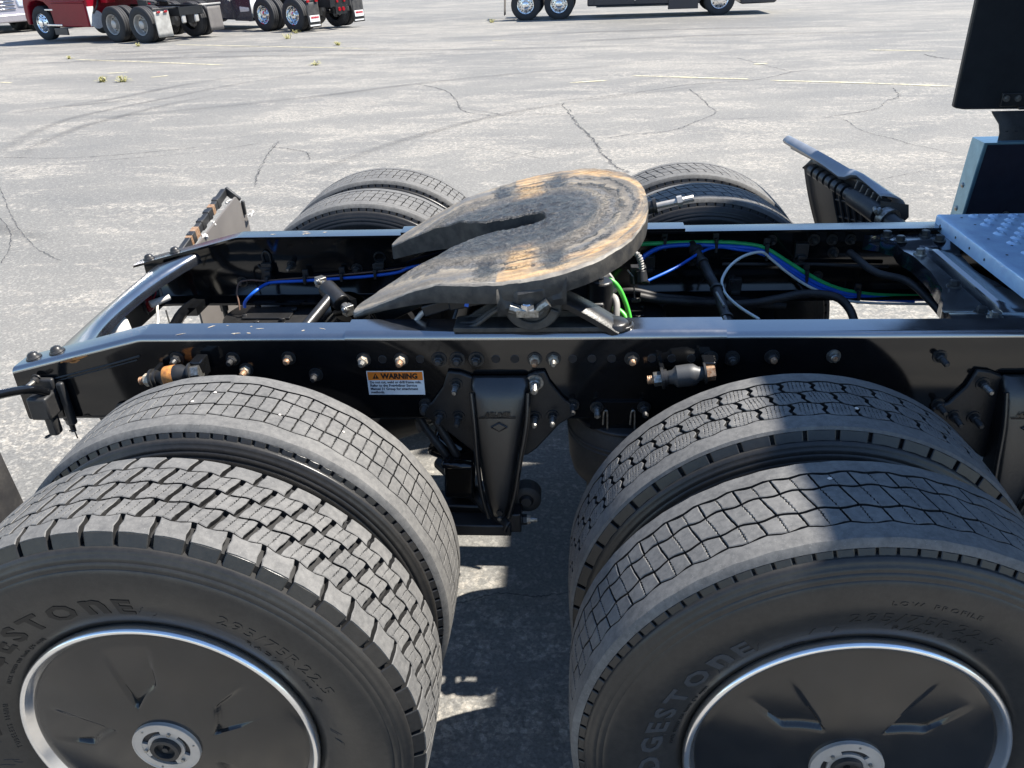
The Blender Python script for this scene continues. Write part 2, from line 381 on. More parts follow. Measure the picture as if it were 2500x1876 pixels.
# ------------------------------------------------------------------ mesh builder
class MB:
    def __init__(s):
        s.v, s.f, s.m, s.uv = [], [], [], None

    def add(s, vs_, fs_, mi=0):
        o = len(s.v)
        s.v += [tuple(v) for v in vs_]
        s.f += [tuple(i + o for i in f) for f in fs_]
        s.m += [mi] * len(fs_)

    def box(s, c, size, mi=0, rz=0.0, ry=0.0, rx=0.0, taper=1.0):
        M = Matrix.Rotation(rz, 3, 'Z') @ Matrix.Rotation(ry, 3, 'Y') @ Matrix.Rotation(rx, 3, 'X')
        hx, hy, hz = (d / 2 for d in size)
        vs_ = []
        for k in (-1, 1):
            t = taper if k > 0 else 1.0
            for i, j in ((-1, -1), (1, -1), (1, 1), (-1, 1)):
                vs_.append(Vector(c) + M @ Vector((i * hx * t, j * hy * t, k * hz)))
        s.add(vs_, [(3, 2, 1, 0), (4, 5, 6, 7), (0, 1, 5, 4), (1, 2, 6, 5), (2, 3, 7, 6), (3, 0, 4, 7)], mi)

    def frame(s, d):
        d = Vector(d).normalized()
        a = Vector((0, 0, 1)) if abs(d.z) < 0.9 else Vector((1, 0, 0))
        x = d.cross(a).normalized()
        return d, x, d.cross(x)

    def cyl(s, p0, p1, r0, r1=None, n=12, mi=0, caps=True, rot=0.0):
        r1 = r0 if r1 is None else r1
        p0, p1 = Vector(p0), Vector(p1)
        d, x, y = s.frame(p1 - p0)
        vs_ = []
        for p, r in ((p0, r0), (p1, r1)):
            for i in range(n):
                a = 2 * pi * i / n + rot
                vs_.append(p + x * (r * cos(a)) + y * (r * sin(a)))
        fs_ = [(i, (i + 1) % n, n + (i + 1) % n, n + i) for i in range(n)]
        if caps:
            fs_ += [tuple(range(n - 1, -1, -1)), tuple(range(n, 2 * n))]
        s.add(vs_, fs_, mi)

    def lathe(s, prof, org, axis, n=48, mi=0, close=False):
        """prof: (radius, distance along axis)"""
        org = Vector(org)
        d, x, y = s.frame(axis)
        k = len(prof)
        vs_ = []
        for i in range(n):
            a = 2 * pi * i / n
            e = x * cos(a) + y * sin(a)
            for r, h in prof:
                vs_.append(org + e * r + d * h)
        fs_ = []
        for i in range(n):
            j = (i + 1) % n
            for q in range(k - 1):
                fs_.append((i * k + q, j * k + q, j * k + q + 1, i * k + q + 1))
        s.add(vs_, fs_, mi)

    def tube(s, pts, r, n=8, mi=0, seg=6, caps=True):
        P = [Vector(p) for p in pts]
        if len(P) > 2 and seg > 1:
            Q = []
            for i in range(len(P) - 1):
                a = P[i - 1] if i else P[0] * 2 - P[1]
                b, c = P[i], P[i + 1]
                d = P[i + 2] if i + 2 < len(P) else P[-1] * 2 - P[-2]
                for k in range(seg):
                    t = k / seg
                    Q.append(0.5 * ((2 * b) + (c - a) * t + (2 * a - 5 * b + 4 * c - d) * t * t + (3 * b - a - 3 * c + d) * t ** 3))
            P = Q + [P[-1]]
        rings = []
        _, x, y = s.frame(P[1] - P[0])
        vs_ = []
        for i, p in enumerate(P):
            t = (P[min(i + 1, len(P) - 1)] - P[max(i - 1, 0)]).normalized()
            x = (x - t * x.dot(t)).normalized()
            y = t.cross(x)
            rr = r[min(i, len(r) - 1)] if isinstance(r, (list, tuple)) else r
            for k in range(n):
                a = 2 * pi * k / n
                vs_.append(p + x * (rr * cos(a)) + y * (rr * sin(a)))
        fs_ = []
        for i in range(len(P) - 1):
            for k in range(n):
                k2 = (k + 1) % n
                fs_.append((i * n + k, i * n + k2, (i + 1) * n + k2, (i + 1) * n + k))
        if caps:
            fs_ += [tuple(range(n - 1, -1, -1)), tuple(range((len(P) - 1) * n, len(P) * n))]
        s.add(vs_, fs_, mi)
        return P

    def prism(s, poly, fn, d0, d1, mi=0):
        """polygon (a,b) put through fn(a,b,depth) and given thickness"""
        n = len(poly)
        vs_ = [fn(a, b, d0) for a, b in poly] + [fn(a, b, d1) for a, b in poly]
        fs_ = [tuple(range(n)), tuple(range(2 * n - 1, n - 1, -1))]
        fs_ += [(i, n + i, n + (i + 1) % n, (i + 1) % n) for i in range(n)]
        s.add(vs_, fs_, mi)

    def grid(s, rows, mi=0, flip=False):
        k = len(rows[0])
        vs_ = [p for r in rows for p in r]
        fs_ = []
        for i in range(len(rows) - 1):
            for j in range(k - 1):
                q = (i * k + j, i * k + j + 1, (i + 1) * k + j + 1, (i + 1) * k + j)
                fs_.append(q[::-1] if flip else q)
        s.add(vs_, fs_, mi)

    def mesh(s, name, mats, smooth=35, fix=True):
        me = bpy.data.meshes.new(name)
        me.from_pydata(s.v, [], s.f)
        for mt in (mats if isinstance(mats, (list, tuple)) else [mats]):
            me.materials.append(MM[mt] if isinstance(mt, str) else mt)
        me.polygons.foreach_set('material_index', s.m)
        if fix:
            bm = bmesh.new()
            bm.from_mesh(me)
            bmesh.ops.recalc_face_normals(bm, faces=bm.faces)
            bm.to_mesh(me)
            bm.free()
        if smooth:
            me.shade_smooth()
            me.set_sharp_from_angle(angle=radians(smooth))
        return me

    def build(s, name, mats, parent=None, smooth=35, bevel=0.0, seg=2, fix=True, loc=None):
        return link(name, s.mesh(name, mats, smooth, fix), parent, bevel, seg, loc)

def link(name, me, parent=None, bevel=0.0, seg=2, loc=None):
    o = bpy.data.objects.new(name, me)
    COL.objects.link(o)
    o.parent = parent
    if loc is not None:
        o.location = loc
    if bevel:
        b = o.modifiers.new('bevel', 'BEVEL')
        b.width = bevel
        b.segments = seg
        b.limit_method = 'ANGLE'
        b.angle_limit = radians(40)
    return o

def empty(name, loc=(0, 0, 0), rz=0.0, parent=None):
    o = bpy.data.objects.new(name, None)
    o.empty_display_size = 0.2
    COL.objects.link(o)
    o.location = loc
    o.rotation_euler = (0, 0, rz)
    o.parent = parent
    return o

def tag(o, label, cat, group=None):
    o['label'] = label
    o['category'] = cat
    if group:
        o['group'] = group
    return o

def structure(o, kind='structure'):
    o['kind'] = kind
    return o

def copy_tree(o, parent=None):
    c = o.copy()
    COL.objects.link(c)
    c.parent = parent
    for ch in list(o.children):
        copy_tree(ch, c)
    return c

def gz(y):
    """height of the lot: level by the truck, falling gently away beyond it"""
    return -0.024 * max(0.0, min(y, 70.0) - 3.0)

_dg = None
def text_geo(txt, size, extrude=0.0, offset=0.0, res=2):
    cu = bpy.data.curves.new('lettering', 'FONT')
    cu.body = txt
    cu.size = size
    cu.extrude = extrude
    cu.offset = offset
    cu.resolution_u = res
    cu.align_x = 'CENTER'
    ob = bpy.data.objects.new('lettering', cu)
    COL.objects.link(ob)
    dg = bpy.context.evaluated_depsgraph_get()
    me = bpy.data.meshes.new_from_object(ob.evaluated_get(dg))
    vs_ = [tuple(v.co) for v in me.vertices]
    fs_ = [tuple(p.vertices) for p in me.polygons]
    bpy.data.objects.remove(ob)
    bpy.data.curves.remove(cu)
    bpy.data.meshes.remove(me)
    return vs_, fs_

# ------------------------------------------------------------------ setting: the lot
def build_ground():
    mb = MB()
    ys = [-60, -12, 3.0, 3.6, 12, 25, 45, 70, 260]
    xs = [-220, -60, -20, 0, 20, 60, 220]
    mb.grid([[(x, y, gz(y)) for x in xs] for y in ys])
    structure(mb.build('ground', 'asphalt', smooth=60, fix=False))
build_ground()

def ribbon(mb, pts, w, lift, sub=6, jit=0.0, wj=0.0, uvs=None):
    P = [Vector((x, y, 0)) for x, y in pts]
    Q = []
    for i in range(len(P) - 1):
        a = P[i - 1] if i else P[0] * 2 - P[1]
        b, c = P[i], P[i + 1]
        d = P[i + 2] if i + 2 < len(P) else P[-1] * 2 - P[-2]
        for k in range(sub):
            t = k / sub
            Q.append(0.5 * ((2 * b) + (c - a) * t + (2 * a - 5 * b + 4 * c - d) * t * t + (3 * b - a - 3 * c + d) * t ** 3))
    Q.append(P[-1])
    rows = []
    for i, p in enumerate(Q):
        t = (Q[min(i + 1, len(Q) - 1)] - Q[max(i - 1, 0)]).normalized()
        n = Vector((-t.y, t.x, 0))
        o = R.uniform(-jit, jit)
        ww = w * (1 + R.uniform(-wj, wj))
        if i in (0, len(Q) - 1) and wj:
            ww *= 0.2
        a, b = p + n * (o + ww / 2), p + n * (o - ww / 2)
        rows.append([(a.x, a.y, gz(a.y) + lift), (b.x, b.y, gz(b.y) + lift)])
        if uvs is not None:
            uvs.append(i / (len(Q) - 1))
    mb.grid(rows)
    return len(Q)

CRACKS = [
    ([(0.7, 9.53), (0.8, 8.7), (0.91, 7.81), (1.08, 6.75), (1.13, 6.12), (1.24, 5.56), (1.33, 5.25)], .035),
    ([(0.8, 8.52), (0.43, 8.66), (-0.01, 8.63), (-0.21, 8.85), (-0.76, 9.44)], .02),
    ([(0.83, 8.55), (1.35, 8.78), (1.73, 8.86), (2.13, 8.86)], .018),
    ([(1.21, 6.94), (1.43, 7.1), (1.65, 7.18), (1.99, 7.36), (2.3, 7.87), (2.62, 8.44), (2.62, 9.02), (2.62, 9.67), (2.58, 10.64)], .024),
    ([(2.56, 8.09), (2.74, 7.98), (3.33, 8.07), (3.85, 7.92), (3.99, 7.73), (3.96, 7.19), (4.04, 6.82), (4.15, 6.55), (4.2, 6.29), (4.28, 6.14), (4.44, 5.8)], .018),
    ([(0.63, 9.77), (1.25, 10.08), (1.78, 10.4), (2.56, 11.05), (3.14, 11.28), (3.73, 11.48), (4.49, 12.33), (4.86, 12.58)], .028),
    ([(4.49, 12.33), (4.36, 12.99), (4.26, 13.46), (4.03, 14.77)], .024),
    ([(3.87, 8.0), (4.21, 8.21), (4.6, 8.52), (4.9, 9.07), (5.18, 9.45), (5.39, 10.25)], .024),
    ([(7.38, 14.51), (7.43, 13.85), (7.65, 13.38)], .07),
    ([(-0.09, 5.68), (0.04, 5.77), (0.21, 6.04), (0.37, 6.2), (0.64, 6.54), (0.87, 6.64), (1.08, 6.75)], .014),
    ([(3.39, 4.82), (3.77, 5.06), (4.14, 5.31)], .012),
    ([(-2.05, 4.97), (-2.19, 5.43), (-2.28, 5.84), (-2.39, 6.29), (-2.48, 6.84), (-2.53, 7.17)], .022),
    ([(-2.49, 6.84), (-2.27, 6.72), (-2.02, 6.5), (-1.87, 6.13)], .02),
    ([(-5.51, 6.59), (-4.8, 6.47), (-4.35, 6.53), (-3.82, 6.72), (-3.37, 6.93)], .02),
    ([(-4.97, 5.76), (-4.65, 6.05), (-4.05, 6.33), (-3.3, 6.62), (-2.73, 7.08)], .018),
    ([(-1.78, 12.16), (-1.15, 11.2), (-0.84, 10.16), (-0.61, 9.08), (-0.21, 8.64)], .026),
    ([(0.35, -0.35), (0.45, -0.33), (0.55, -0.29), (0.67, -0.3), (0.78, -0.28)], .008),
    ([(-0.41, 6.63), (-0.08, 6.5), (0.33, 6.15), (0.57, 5.91)], .014),
    ([(-1.58, 4.15), (-1.41, 4.36), (-1.33, 4.51)], .012),
    ([(-4.58, 5.15), (-4.01, 4.37), (-3.46, 3.66), (-3.08, 3.23), (-2.72, 2.92)], .016),
    ([(-3.9, 4.07), (-3.55, 3.66), (-3.26, 3.19), (-3.13, 2.88)], .012),
]
def build_marks():
    mb = MB()
    for pts, w in CRACKS:
        ribbon(mb, pts, w * .62, 0.0035, 13, w * 0.45, 0.6)
        # crumbled edge fragments along the wider cracks
        if w >= .02:
            ribbon(mb, [(x + R.uniform(-.02, .02), y + R.uniform(-.04, .04)) for x, y in pts], w * 0.3, 0.0035, 9, w * .9, 0.8)
    structure(mb.build('pavement_cracks', 'crack_dark', smooth=0, fix=False))
    lines = [
        [(1.85, 12.41), (2.79, 11.95), (3.67, 11.55)], [(3.92, 11.35), (5.01, 10.85), (6.21, 10.22)], [(6.7, 15.53), (7.81, 14.95)],
        [(0.82, 11.68), (1.43, 11.86)], [(4.11, 13.58), (4.38, 13.66)], [(-1.15, 20.4), (-0.78, 20.41)], [(8.52, 29.86), (9.02, 29.88)],
        [(-11.19, 18.46), (-8.73, 17.23), (-6.53, 16.07)], [(-10.37, 22.33), (-7.15, 20.68), (-4.08, 19.16)], [(-8.63, 15.04), (-8.24, 15.19)],
        [(-10.23, 13.96), (-9.9, 13.82)], [(-7.27, 14.1), (-7.01, 14.33)]]
    for pts in lines:
        mb = MB()
        ribbon(mb, pts, 0.085, 0.007, 8, 0.004, 0.08)
        structure(mb.build('painted_line', 'faded_paint', smooth=0, fix=False))
    tracks = [
        ([(-5.66, 6.82), (-5.87, 7.48), (-6.03, 8.1), (-6.16, 9.12), (-5.94, 10.12), (-5.6, 11.08), (-5.06, 12.59), (-4.06, 14.35), (-3.21, 15.16)], .2),
        ([(-5.21, 6.43), (-5.45, 7.13), (-5.54, 7.71), (-5.6, 8.53), (-5.45, 9.44), (-5.21, 10.49), (-4.69, 11.58)], .2),
        ([(-7.52, 9.74), (-7.08, 10.29), (-6.5, 11.23), (-6.17, 12.37), (-5.68, 13.41), (-4.68, 14.22)], .25),
        ([(-7.12, 10.14), (-6.5, 10.7), (-5.9, 11.13)], .2),
        ([(-13, 17.2), (-10, 18.0), (-6, 17.9), (-1, 16.9)], .5), ([(-12, 19.6), (-7, 19.3), (-2, 18.2), (3, 17.8)], .5),
        ([(-3, 21.5), (3, 22.4), (9, 21.6)], .6), ([(-1, 18.9), (4, 20), (10, 19.4)], .6), ([(-6, 9.0), (-3.4, 10.6), (-1, 12.6), (2.5, 14.4)], .22),
        ([(-14, 20.4), (-10, 20.2), (-5, 21.4)], .4), ([(-1.8, 5.2), (-1.0, 7.2), (0.4, 9.2), (3, 11.0)], .18), ([(-4.6, 4.6), (-3.9, 3.9), (-3.1, 3.4)], .2)]
    mb = MB()
    U_, V_ = [], []
    for pts, w in tracks:
        t = []
        ribbon(mb, pts, w, 0.0065 + 0.0006 * len(V_) / 50, 10, 0.0, 0.0, t)
        V_ += t
    me = mb.mesh('tyre_tracks', 'track_rubber', 0, False)
    uv = me.uv_layers.new(name='UVMap')
    for lp in me.loops:
        uv.data[lp.index].uv = (lp.vertex_index % 2, V_[lp.vertex_index // 2])
    structure(link('tyre_tracks', me))
build_marks()

WEEDS = [(-7.96, 13.59, .26), (-7.53, 13.5, .3), (-7.36, 23.26, .4), (-4.41, 15.55, .24), (-7.8, 25.56, .3), (-8.33, 30.25, .5), (-5.16, 20.42, .25), (-11.49, 18.75, .2), (-11.33, 22.12, .25), (-1.75, 27.9, .3)]
WEED_LABEL = ['small yellowish weed tuft on bare asphalt, left one of the close pair', 'larger yellowish weed tuft on bare asphalt, right one of the close pair',
              'dry weed tuft growing in front of the black truck with chrome wheels', 'lone small weed tuft in the open asphalt right of the close pair',
              'weed tuft by the rear wheels of the black truck with chrome wheels', 'weed tuft behind the black truck with chrome wheels',
              'weed tuft on the asphalt right of the faded line before the black truck', 'tiny weed tuft on the faded line before the red truck',
              'weed tuft on the asphalt in front of the red truck', 'weed tuft beside the rear wheels of the long dark grey truck']
def build_weeds():
    for (x, y, s), lab in zip(WEEDS, WEED_LABEL):
        mb = MB()
        for i in range(34):
            a, l, h = R.uniform(0, 2 * pi), R.uniform(.2, .8) * s, R.uniform(.06, .40) * s
            w = R.uniform(.004, .010)
            o = Vector((R.uniform(-.18, .18) * s, R.uniform(-.12, .12) * s, 0))
            d = Vector((cos(a), sin(a), 0))
            n = Vector((-sin(a), cos(a), 0)) * w
            p1 = o + d * l * .5 + Vector((0, 0, h))
            p2 = o + d * l + Vector((0, 0, h * R.uniform(.5, 1.1)))
            mb.add([o - n, o + n, p1 + n, p1 - n, p2], [(0, 1, 2, 3), (3, 2, 4)])
        o = mb.build('weed_tuft', 'weed_green', smooth=0, fix=False, loc=(x, y, gz(y)))
        tag(o, lab, 'weed', 'weeds growing through the asphalt')
build_weeds()

# ------------------------------------------------------------------ the near tractor truck
truck = empty('tractor_truck')
tag(truck, 'bare black tractor chassis with greasy fifth wheel plate and eight tyres filling the foreground', 'truck')
AX = [0.0, 1.278]            # axle positions along the truck
YO, YI = 1.1273, 0.79        # outer and inner tyre centres
ZR, YR, FW, ZB = 0.9888, 0.4374, 0.0804, 0.739

# ---- tyres
def crown(s):
    return .505 - .33 * s * s

def prof(w, inset=0.0):
    a = abs(w)
    if a <= .110:
        s_, r_ = a, crown(a) - inset
    else:
        q = a - .110
        s_ = .110 + q * .42 - inset * .75 * min(1, q / .008)
        r_ = crown(.110) - q * .84 - q * q * 1.5 - inset * (1 - .45 * min(1, q / .008))
    return (s_ if w >= 0 else -s_), r_

def T(th, w, inset=0.0):
    s_, r_ = prof(w, inset)
    return (r_ * sin(th), s_, r_ * cos(th))

def tri(x):
    x = x % 1.0
    return 4 * abs(x - .5) - 1

def wav(x):
    t = tri(x)
    return sin(t * pi / 2) * .8 + t * .2

def blk(mb, a, b, latA, latB, lo, hi, depth, g, ne, nl, top=0, wall=1, lift=0.0):
    loop = []
    for j in range(ne + 1):
        th = a + latA(0) + (b + latB(0) - a - latA(0)) * j / ne
        loop.append((th, lo(th) + g))
    for j in range(1, nl + 1):
        t = j / nl
        th = b + latB(t)
        loop.append((th, lo(th) + g + (hi(th) - lo(th) - 2 * g) * t))
    for j in range(1, ne + 1):
        th = b + latB(1) + (a + latA(1) - b - latB(1)) * j / ne
        loop.append((th, hi(th) - g))
    for j in range(1, nl):
        t = 1 - j / nl
        th = a + latA(t)
        loop.append((th, lo(th) + g + (hi(th) - lo(th) - 2 * g) * t))
    n = len(loop)
    r = lift
    if nl > 2:
        loop = [(th + R.uniform(-.0009, .0009), w + R.uniform(-.0004, .0004)) for th, w in loop]
    ct, cw = sum(p[0] for p in loop) / n, sum(p[1] for p in loop) / n
    top_ = []
    for th, w in loop:
        dt, dw = (ct - th) * .5, cw - w
        l = hypot(dt, dw)
        k = min(.45, .0019 / l)
        top_.append((th + dt * 2 * k, w + dw * k))
    mb.add([T(th, w, r) for th, w in top_] + [T(th, w, r + .0011) for th, w in loop] + [T(th, w, depth) for th, w in loop], [tuple(range(n))], top)
    o = len(mb.v) - 3 * n
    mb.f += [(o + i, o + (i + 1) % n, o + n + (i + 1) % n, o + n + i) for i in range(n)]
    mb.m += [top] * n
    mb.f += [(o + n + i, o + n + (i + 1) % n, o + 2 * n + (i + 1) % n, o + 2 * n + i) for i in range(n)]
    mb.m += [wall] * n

def ring(mb, w0, w1, depth, n=144, nw=4, top=0, walls=True, wob0=None, wob1=None):
    rows = []
    for i in range(n + 1):
        th = 2 * pi * i / n
        a = w0 + (wob0(th) if wob0 else 0)
        b = w1 + (wob1(th) if wob1 else 0)
        rows.append([T(th, a + (b - a) * k / nw) for k in range(nw + 1)])
    mb.grid(rows, top)
    if walls:
        for ww, wob in ((w0, wob0), (w1, wob1)):
            mb.grid([[T(2 * pi * i / n, ww + (wob(2 * pi * i / n) if wob else 0)), T(2 * pi * i / n, ww + (wob(2 * pi * i / n) if wob else 0), depth)] for i in range(n + 1)], 1)

def zig(amp, teeth, skew=0.0, ph=0.0):
    def f(t):
        return (skew * (t - .5) + amp * tri(t * teeth + ph)) / .5
    return f

def carcass(mb, depth, n=144):
    half = [(.100, .286), (.112, .294), (.1235, .312), (.131, .332), (.1355, .345), (.1365, .3475), (.1435, .372), (.1465, .392), (.1468, .41), (.1445, .43),
            (.1428, .440), (.1408, .4425), (.1405, .4475), (.1385, .4525), (.1368, .4545), (.1362, .459), (.134, .4635), (.1322, .4655), (.1312, .4695), (.1285, .4745)]
    tre = []
    for k in range(0, 9):
        s_, r_ = prof(.132 - .132 * k / 8, depth)
        tre.append((s_, r_))
    side = half + [(.1255, .4765)]
    full = [(s_, r_) for s_, r_ in side] + tre
    full = full + [(-s_, r_) for s_, r_ in reversed(full[:-1])]
    k = len(full)
    ns = len(side)
    vs_, fs_, ms = [], [], []
    for i in range(n):
        th = 2 * pi * i / n
        for s_, r_ in full:
            vs_.append((r_ * sin(th), s_, r_ * cos(th)))
    o = len(mb.v)
    mb.v += vs_
    for i in range(n):
        j = (i + 1) % n
        for q in range(k - 1):
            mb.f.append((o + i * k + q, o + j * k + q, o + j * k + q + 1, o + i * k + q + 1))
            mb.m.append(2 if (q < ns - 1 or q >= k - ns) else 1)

def lug_edge(mb, side, N, w0, w1, duty, depth, phase=0.0, n_e=2):
    d = 2 * pi / N
    for i in range(N):
        a = (i + phase) * d
        blk(mb, a, a + d * duty, zig(0, 1), zig(0, 1), (lambda th: w0) if side > 0 else (lambda th: -w1), (lambda th: w1) if side > 0 else (lambda th: -w0), depth, 0.0, n_e, 2, 2, 1)

def tyre_mesh(kind, fine=True):
    mb = MB()
    k = 1 if fine else 0
    if kind == 'drive':            # open shoulder lugs, five rows of blocks
        depth, N = .0135, 51
        d = 2 * pi / N
        carcass(mb, depth)
        bs = [-.072, -.0245, .0245, .072]
        bf = [lambda th, s=s_, p=p_: s + .0034 * wav(th / d + p) for s_, p in zip(bs, (0, .5, 0, .5)) for s_, p_ in ((s_, p),)]
        for row, (lo, hi, ph) in enumerate(((bf[0], bf[1], .55), (bf[1], bf[2], .02), (bf[2], bf[3], .5))):
            for i in range(N):
                c0 = (i + ph) * d + R.uniform(-.001, .001)
                cut = [0.085, .35, .65, .915]
                for q in range(3):
                    a, b = c0 + cut[q] * d, c0 + cut[q + 1] * d
                    sp = .0010
                    if q: a += sp
                    if q < 2: b -= sp
                    latw = zig(.0014, 1.0, .012, .25)
                    lats = zig(.0010, 7, .012)
                    blk(mb, a, b, latw if q == 0 else lats, latw if q == 2 else lats, lo, hi, depth, .0023, 2, 14 if 0 < q or q < 2 else 3, 0, 1, R.uniform(0, .0006))
        for sgn in (-1, 1):
            e = bf[0] if sgn < 0 else bf[3]
            ph = .06 if sgn < 0 else .0
            for i in range(N):
                a, b = (i + ph) * d + .075 * d, (i + ph + 1) * d - .075 * d
                lat = zig(.002, 1.0, .006 * sgn, .25)
                z0 = zig(0, 1)
                if sgn < 0:
                    blk(mb, a, b, lat, lat, lambda th: -.1135, e, depth, .0, 3, 3)
                    # chamfered shoulder face of the lug
                    blk(mb, a + lat(0), b + lat(0), z0, z0, lambda th: -.140, lambda th: -.1135, depth, 0, 3, 3, 2, 1)
                else:
                    blk(mb, a, b, lat, lat, e, lambda th: .1135, depth, .0, 3, 3)
                    blk(mb, a + lat(1), b + lat(1), z0, z0, lambda th: .1135, lambda th: .140, depth, 0, 3, 3, 2, 1)
    elif kind == 'worn':           # smooth shoulder ribs, three rows of small blocks
        depth, N = .0085, 53
        d = 2 * pi / N
        carcass(mb, depth)
        B = [lambda th: -.070 + .0028 * wav(th / d * .5), lambda th: -.0265 + .0028 * wav(th / d * .5 + .5), lambda th: .0265 + .0028 * wav(th / d * .5), lambda th: .069 + .0028 * wav(th / d * .5 + .5)]
        for row, (lo, hi, ph) in enumerate(((B[0], B[1], 0), (B[1], B[2], .06), (B[2], B[3], .14))):
            for i in range(N):
                c0 = (i + ph) * d
                for q in range(2):
                    a, b = c0 + q * .5 * d + (.0036 if q == 0 else .0022), c0 + (q + 1) * .5 * d - (.0036 if q else .0022)
                    pl, zz = zig(0.0004, 2, .002), zig(.0010, 6, .002)
                    blk(mb, a, b, pl if q == 0 else zz, pl if q else zz, lo, hi, depth, .0022, 3, 12 if fine else 2, 0, 1, R.uniform(0, .0008))
        ring(mb, -.125, -.070, depth, nw=6, wob1=lambda th: .0028 * wav(th / d * .5) - .0019)
        ring(mb, .069, .125, depth, nw=6, wob0=lambda th: .0028 * wav(th / d * .5 + .5) + .0019)
        for sgn in (-1, 1):
            lug_edge(mb, sgn, N * 2, .125, .139, .8, depth * .9)
    elif kind == 'highway':        # long interlocking blocks with many sipes, narrow shoulder ribs
        depth, N = .012, 49
        d = 2 * pi / N
        carcass(mb, depth)
        B = [lambda th: -.068 + .0032 * wav(th / d), lambda th: -.023 + .0032 * wav(th / d + .5), lambda th: .023 + .0032 * wav(th / d), lambda th: .068 + .0032 * wav(th / d + .5)]
        for row, (lo, hi, ph) in enumerate(((B[0], B[1], .1), (B[1], B[2], .62), (B[2], B[3], .08))):
            for i in range(N):
                c0 = (i + ph) * d
                cuts = [.07, .25, .375, .5, .625, .75, .93]
                for q in range(6):
                    a, b = c0 + cuts[q] * d + (.0009 if q else 0), c0 + cuts[q + 1] * d - (.0009 if q < 5 else 0)
                    pl = zig(.0036, 1.5, -.006 if row == 1 else .004, .0)
                    zz = zig(.0011, 5, -.006 if row == 1 else .004)
                    blk(mb, a, b, pl if q == 0 else zz, pl if q == 5 else zz, lo, hi, depth, .0022, 1, 10, 0, 1, R.uniform(0, .0004))
        ring(mb, -.117, -.068, depth, nw=6, wob1=lambda th: .0032 * wav(th / d) - .0022)
        ring(mb, .068, .117, depth, nw=6, wob0=lambda th: .0032 * wav(th / d + .5) + .0022)
        for sgn in (-1, 1):
            lug_edge(mb, sgn, N, .117, .139, .87, depth, .3, 4)
    else:                          # 'siped': smooth shoulders, wavy ribs, slanted siped blocks
        depth, N = .0085, 47
        d = 2 * pi / N
        carcass(mb, depth)
        B = [lambda th: -.071 + .0034 * wav(th / d), lambda th: -.029 + .0034 * wav(th / d + .5), lambda th: .029 + .0034 * wav(th / d), lambda th: .071 + .0034 * wav(th / d + .5)]
        for row, (lo, hi, ph, skw) in enumerate(((B[0], B[1], 0, -.008), (B[1], B[2], .3, -.016), (B[2], B[3], .62, -.008))):
            for i in range(N):
                c0 = (i + ph) * d
                for q in range(2):
                    a, b = c0 + q * .5 * d + (.0036 if q == 0 else .0019), c0 + (q + 1) * .5 * d - (.0036 if q else .0019)
                    pl, zz = zig(0, 1, skw), zig(.0010, 6, skw)
                    blk(mb, a, b, pl if q == 0 else zz, pl if q else zz, lo, hi, depth, .0028, 3, 12 if fine else 2, 0, 1, R.uniform(0, .0005))
        ring(mb, -.125, -.071, depth, nw=6, wob1=lambda th: .0034 * wav(th / d) - .0021)
        ring(mb, .071, .125, depth, nw=6, wob0=lambda th: .0034 * wav(th / d + .5) + .0021)
        for sgn in (-1, 1):
            lug_edge(mb, sgn, N * 2, .125, .139, .84, depth * .6)
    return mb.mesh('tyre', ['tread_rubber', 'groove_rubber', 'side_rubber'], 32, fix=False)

def side_s(r):
    tab = [(.294, .112), (.312, .1235), (.332, .131), (.345, .1355), (.3475, .1365), (.372, .1435), (.392, .1465), (.41, .1468), (.43, .1445), (.46, .136)]
    for (r0, s0), (r1, s1) in zip(tab, tab[1:]):
        if r <= r1:
            return s0 + (s1 - s0) * (r - r0) / (r1 - r0)
    return .136

def sidewall_text(mb, txt, deg, r0, size, spread=1.0, lift=.0011, bold=0.0, squash=1.0, arc=0):
    """raised letters bent round the outer (camera side, -Y) sidewall, centred at deg clockwise from the top"""
    adv = 0
    glyphs = []
    for ch in txt:
        if ch == ' ':
            adv += size * .45 * spread
            continue
        c = ch
        vs_, fs_ = text_geo(c, size, 0.0, bold)
        if not vs_:
            adv += size * .4
            continue
        x0, x1 = min(v[0] for v in vs_), max(v[0] for v in vs_)
        y0, y1 = min(v[1] for v in vs_), max(v[1] for v in vs_)
        sc = 1.0
        if ch == 'n':
            sc = size * .72 / (y1 - y0)
        wd = (x1 - x0) * (sc if ch == 'n' else 1) * squash
        glyphs.append((vs_, fs_, x0, y0, adv, sc, 1 if ch != 'n' else sc))
        adv += wd + size * .14 * spread
    tot = adv - size * .14
    if arc:
        k = radians(arc) * r0 / tot
        glyphs = [(g[0], g[1], g[2], g[3], g[4] * k, g[5], g[6]) for g in glyphs]
        tot = radians(arc) * r0
    for vs_, fs_, x0, y0, ad, sy, sx in glyphs:
        base = y0 if y0 > -.001 else 0
        out = []
        top, bot = [], []
        for v in vs_:
            xx = (v[0] - x0) * sx * squash + ad - tot / 2
            yy = (v[1] - (y0 if sy != 1 else 0)) * sy
            r = r0 + yy
            th = radians(deg) + xx / r0
            s_ = -(side_s(r) + lift)
            top.append((r * sin(th), s_, r * cos(th)))
            bot.append((r * sin(th), s_ + lift + .001, r * cos(th)))
        n = len(vs_)
        cnt = {}
        for f in fs_:
            for i in range(len(f)):
                e = (f[i], f[(i + 1) % len(f)])
                cnt[tuple(sorted(e))] = cnt.get(tuple(sorted(e)), []) + [e]
        walls = [(e[0][1], e[0][0], n + e[0][0], n + e[0][1]) for e in cnt.values() if len(e) == 1]
        mb.add(top + bot, list(fs_) + walls)

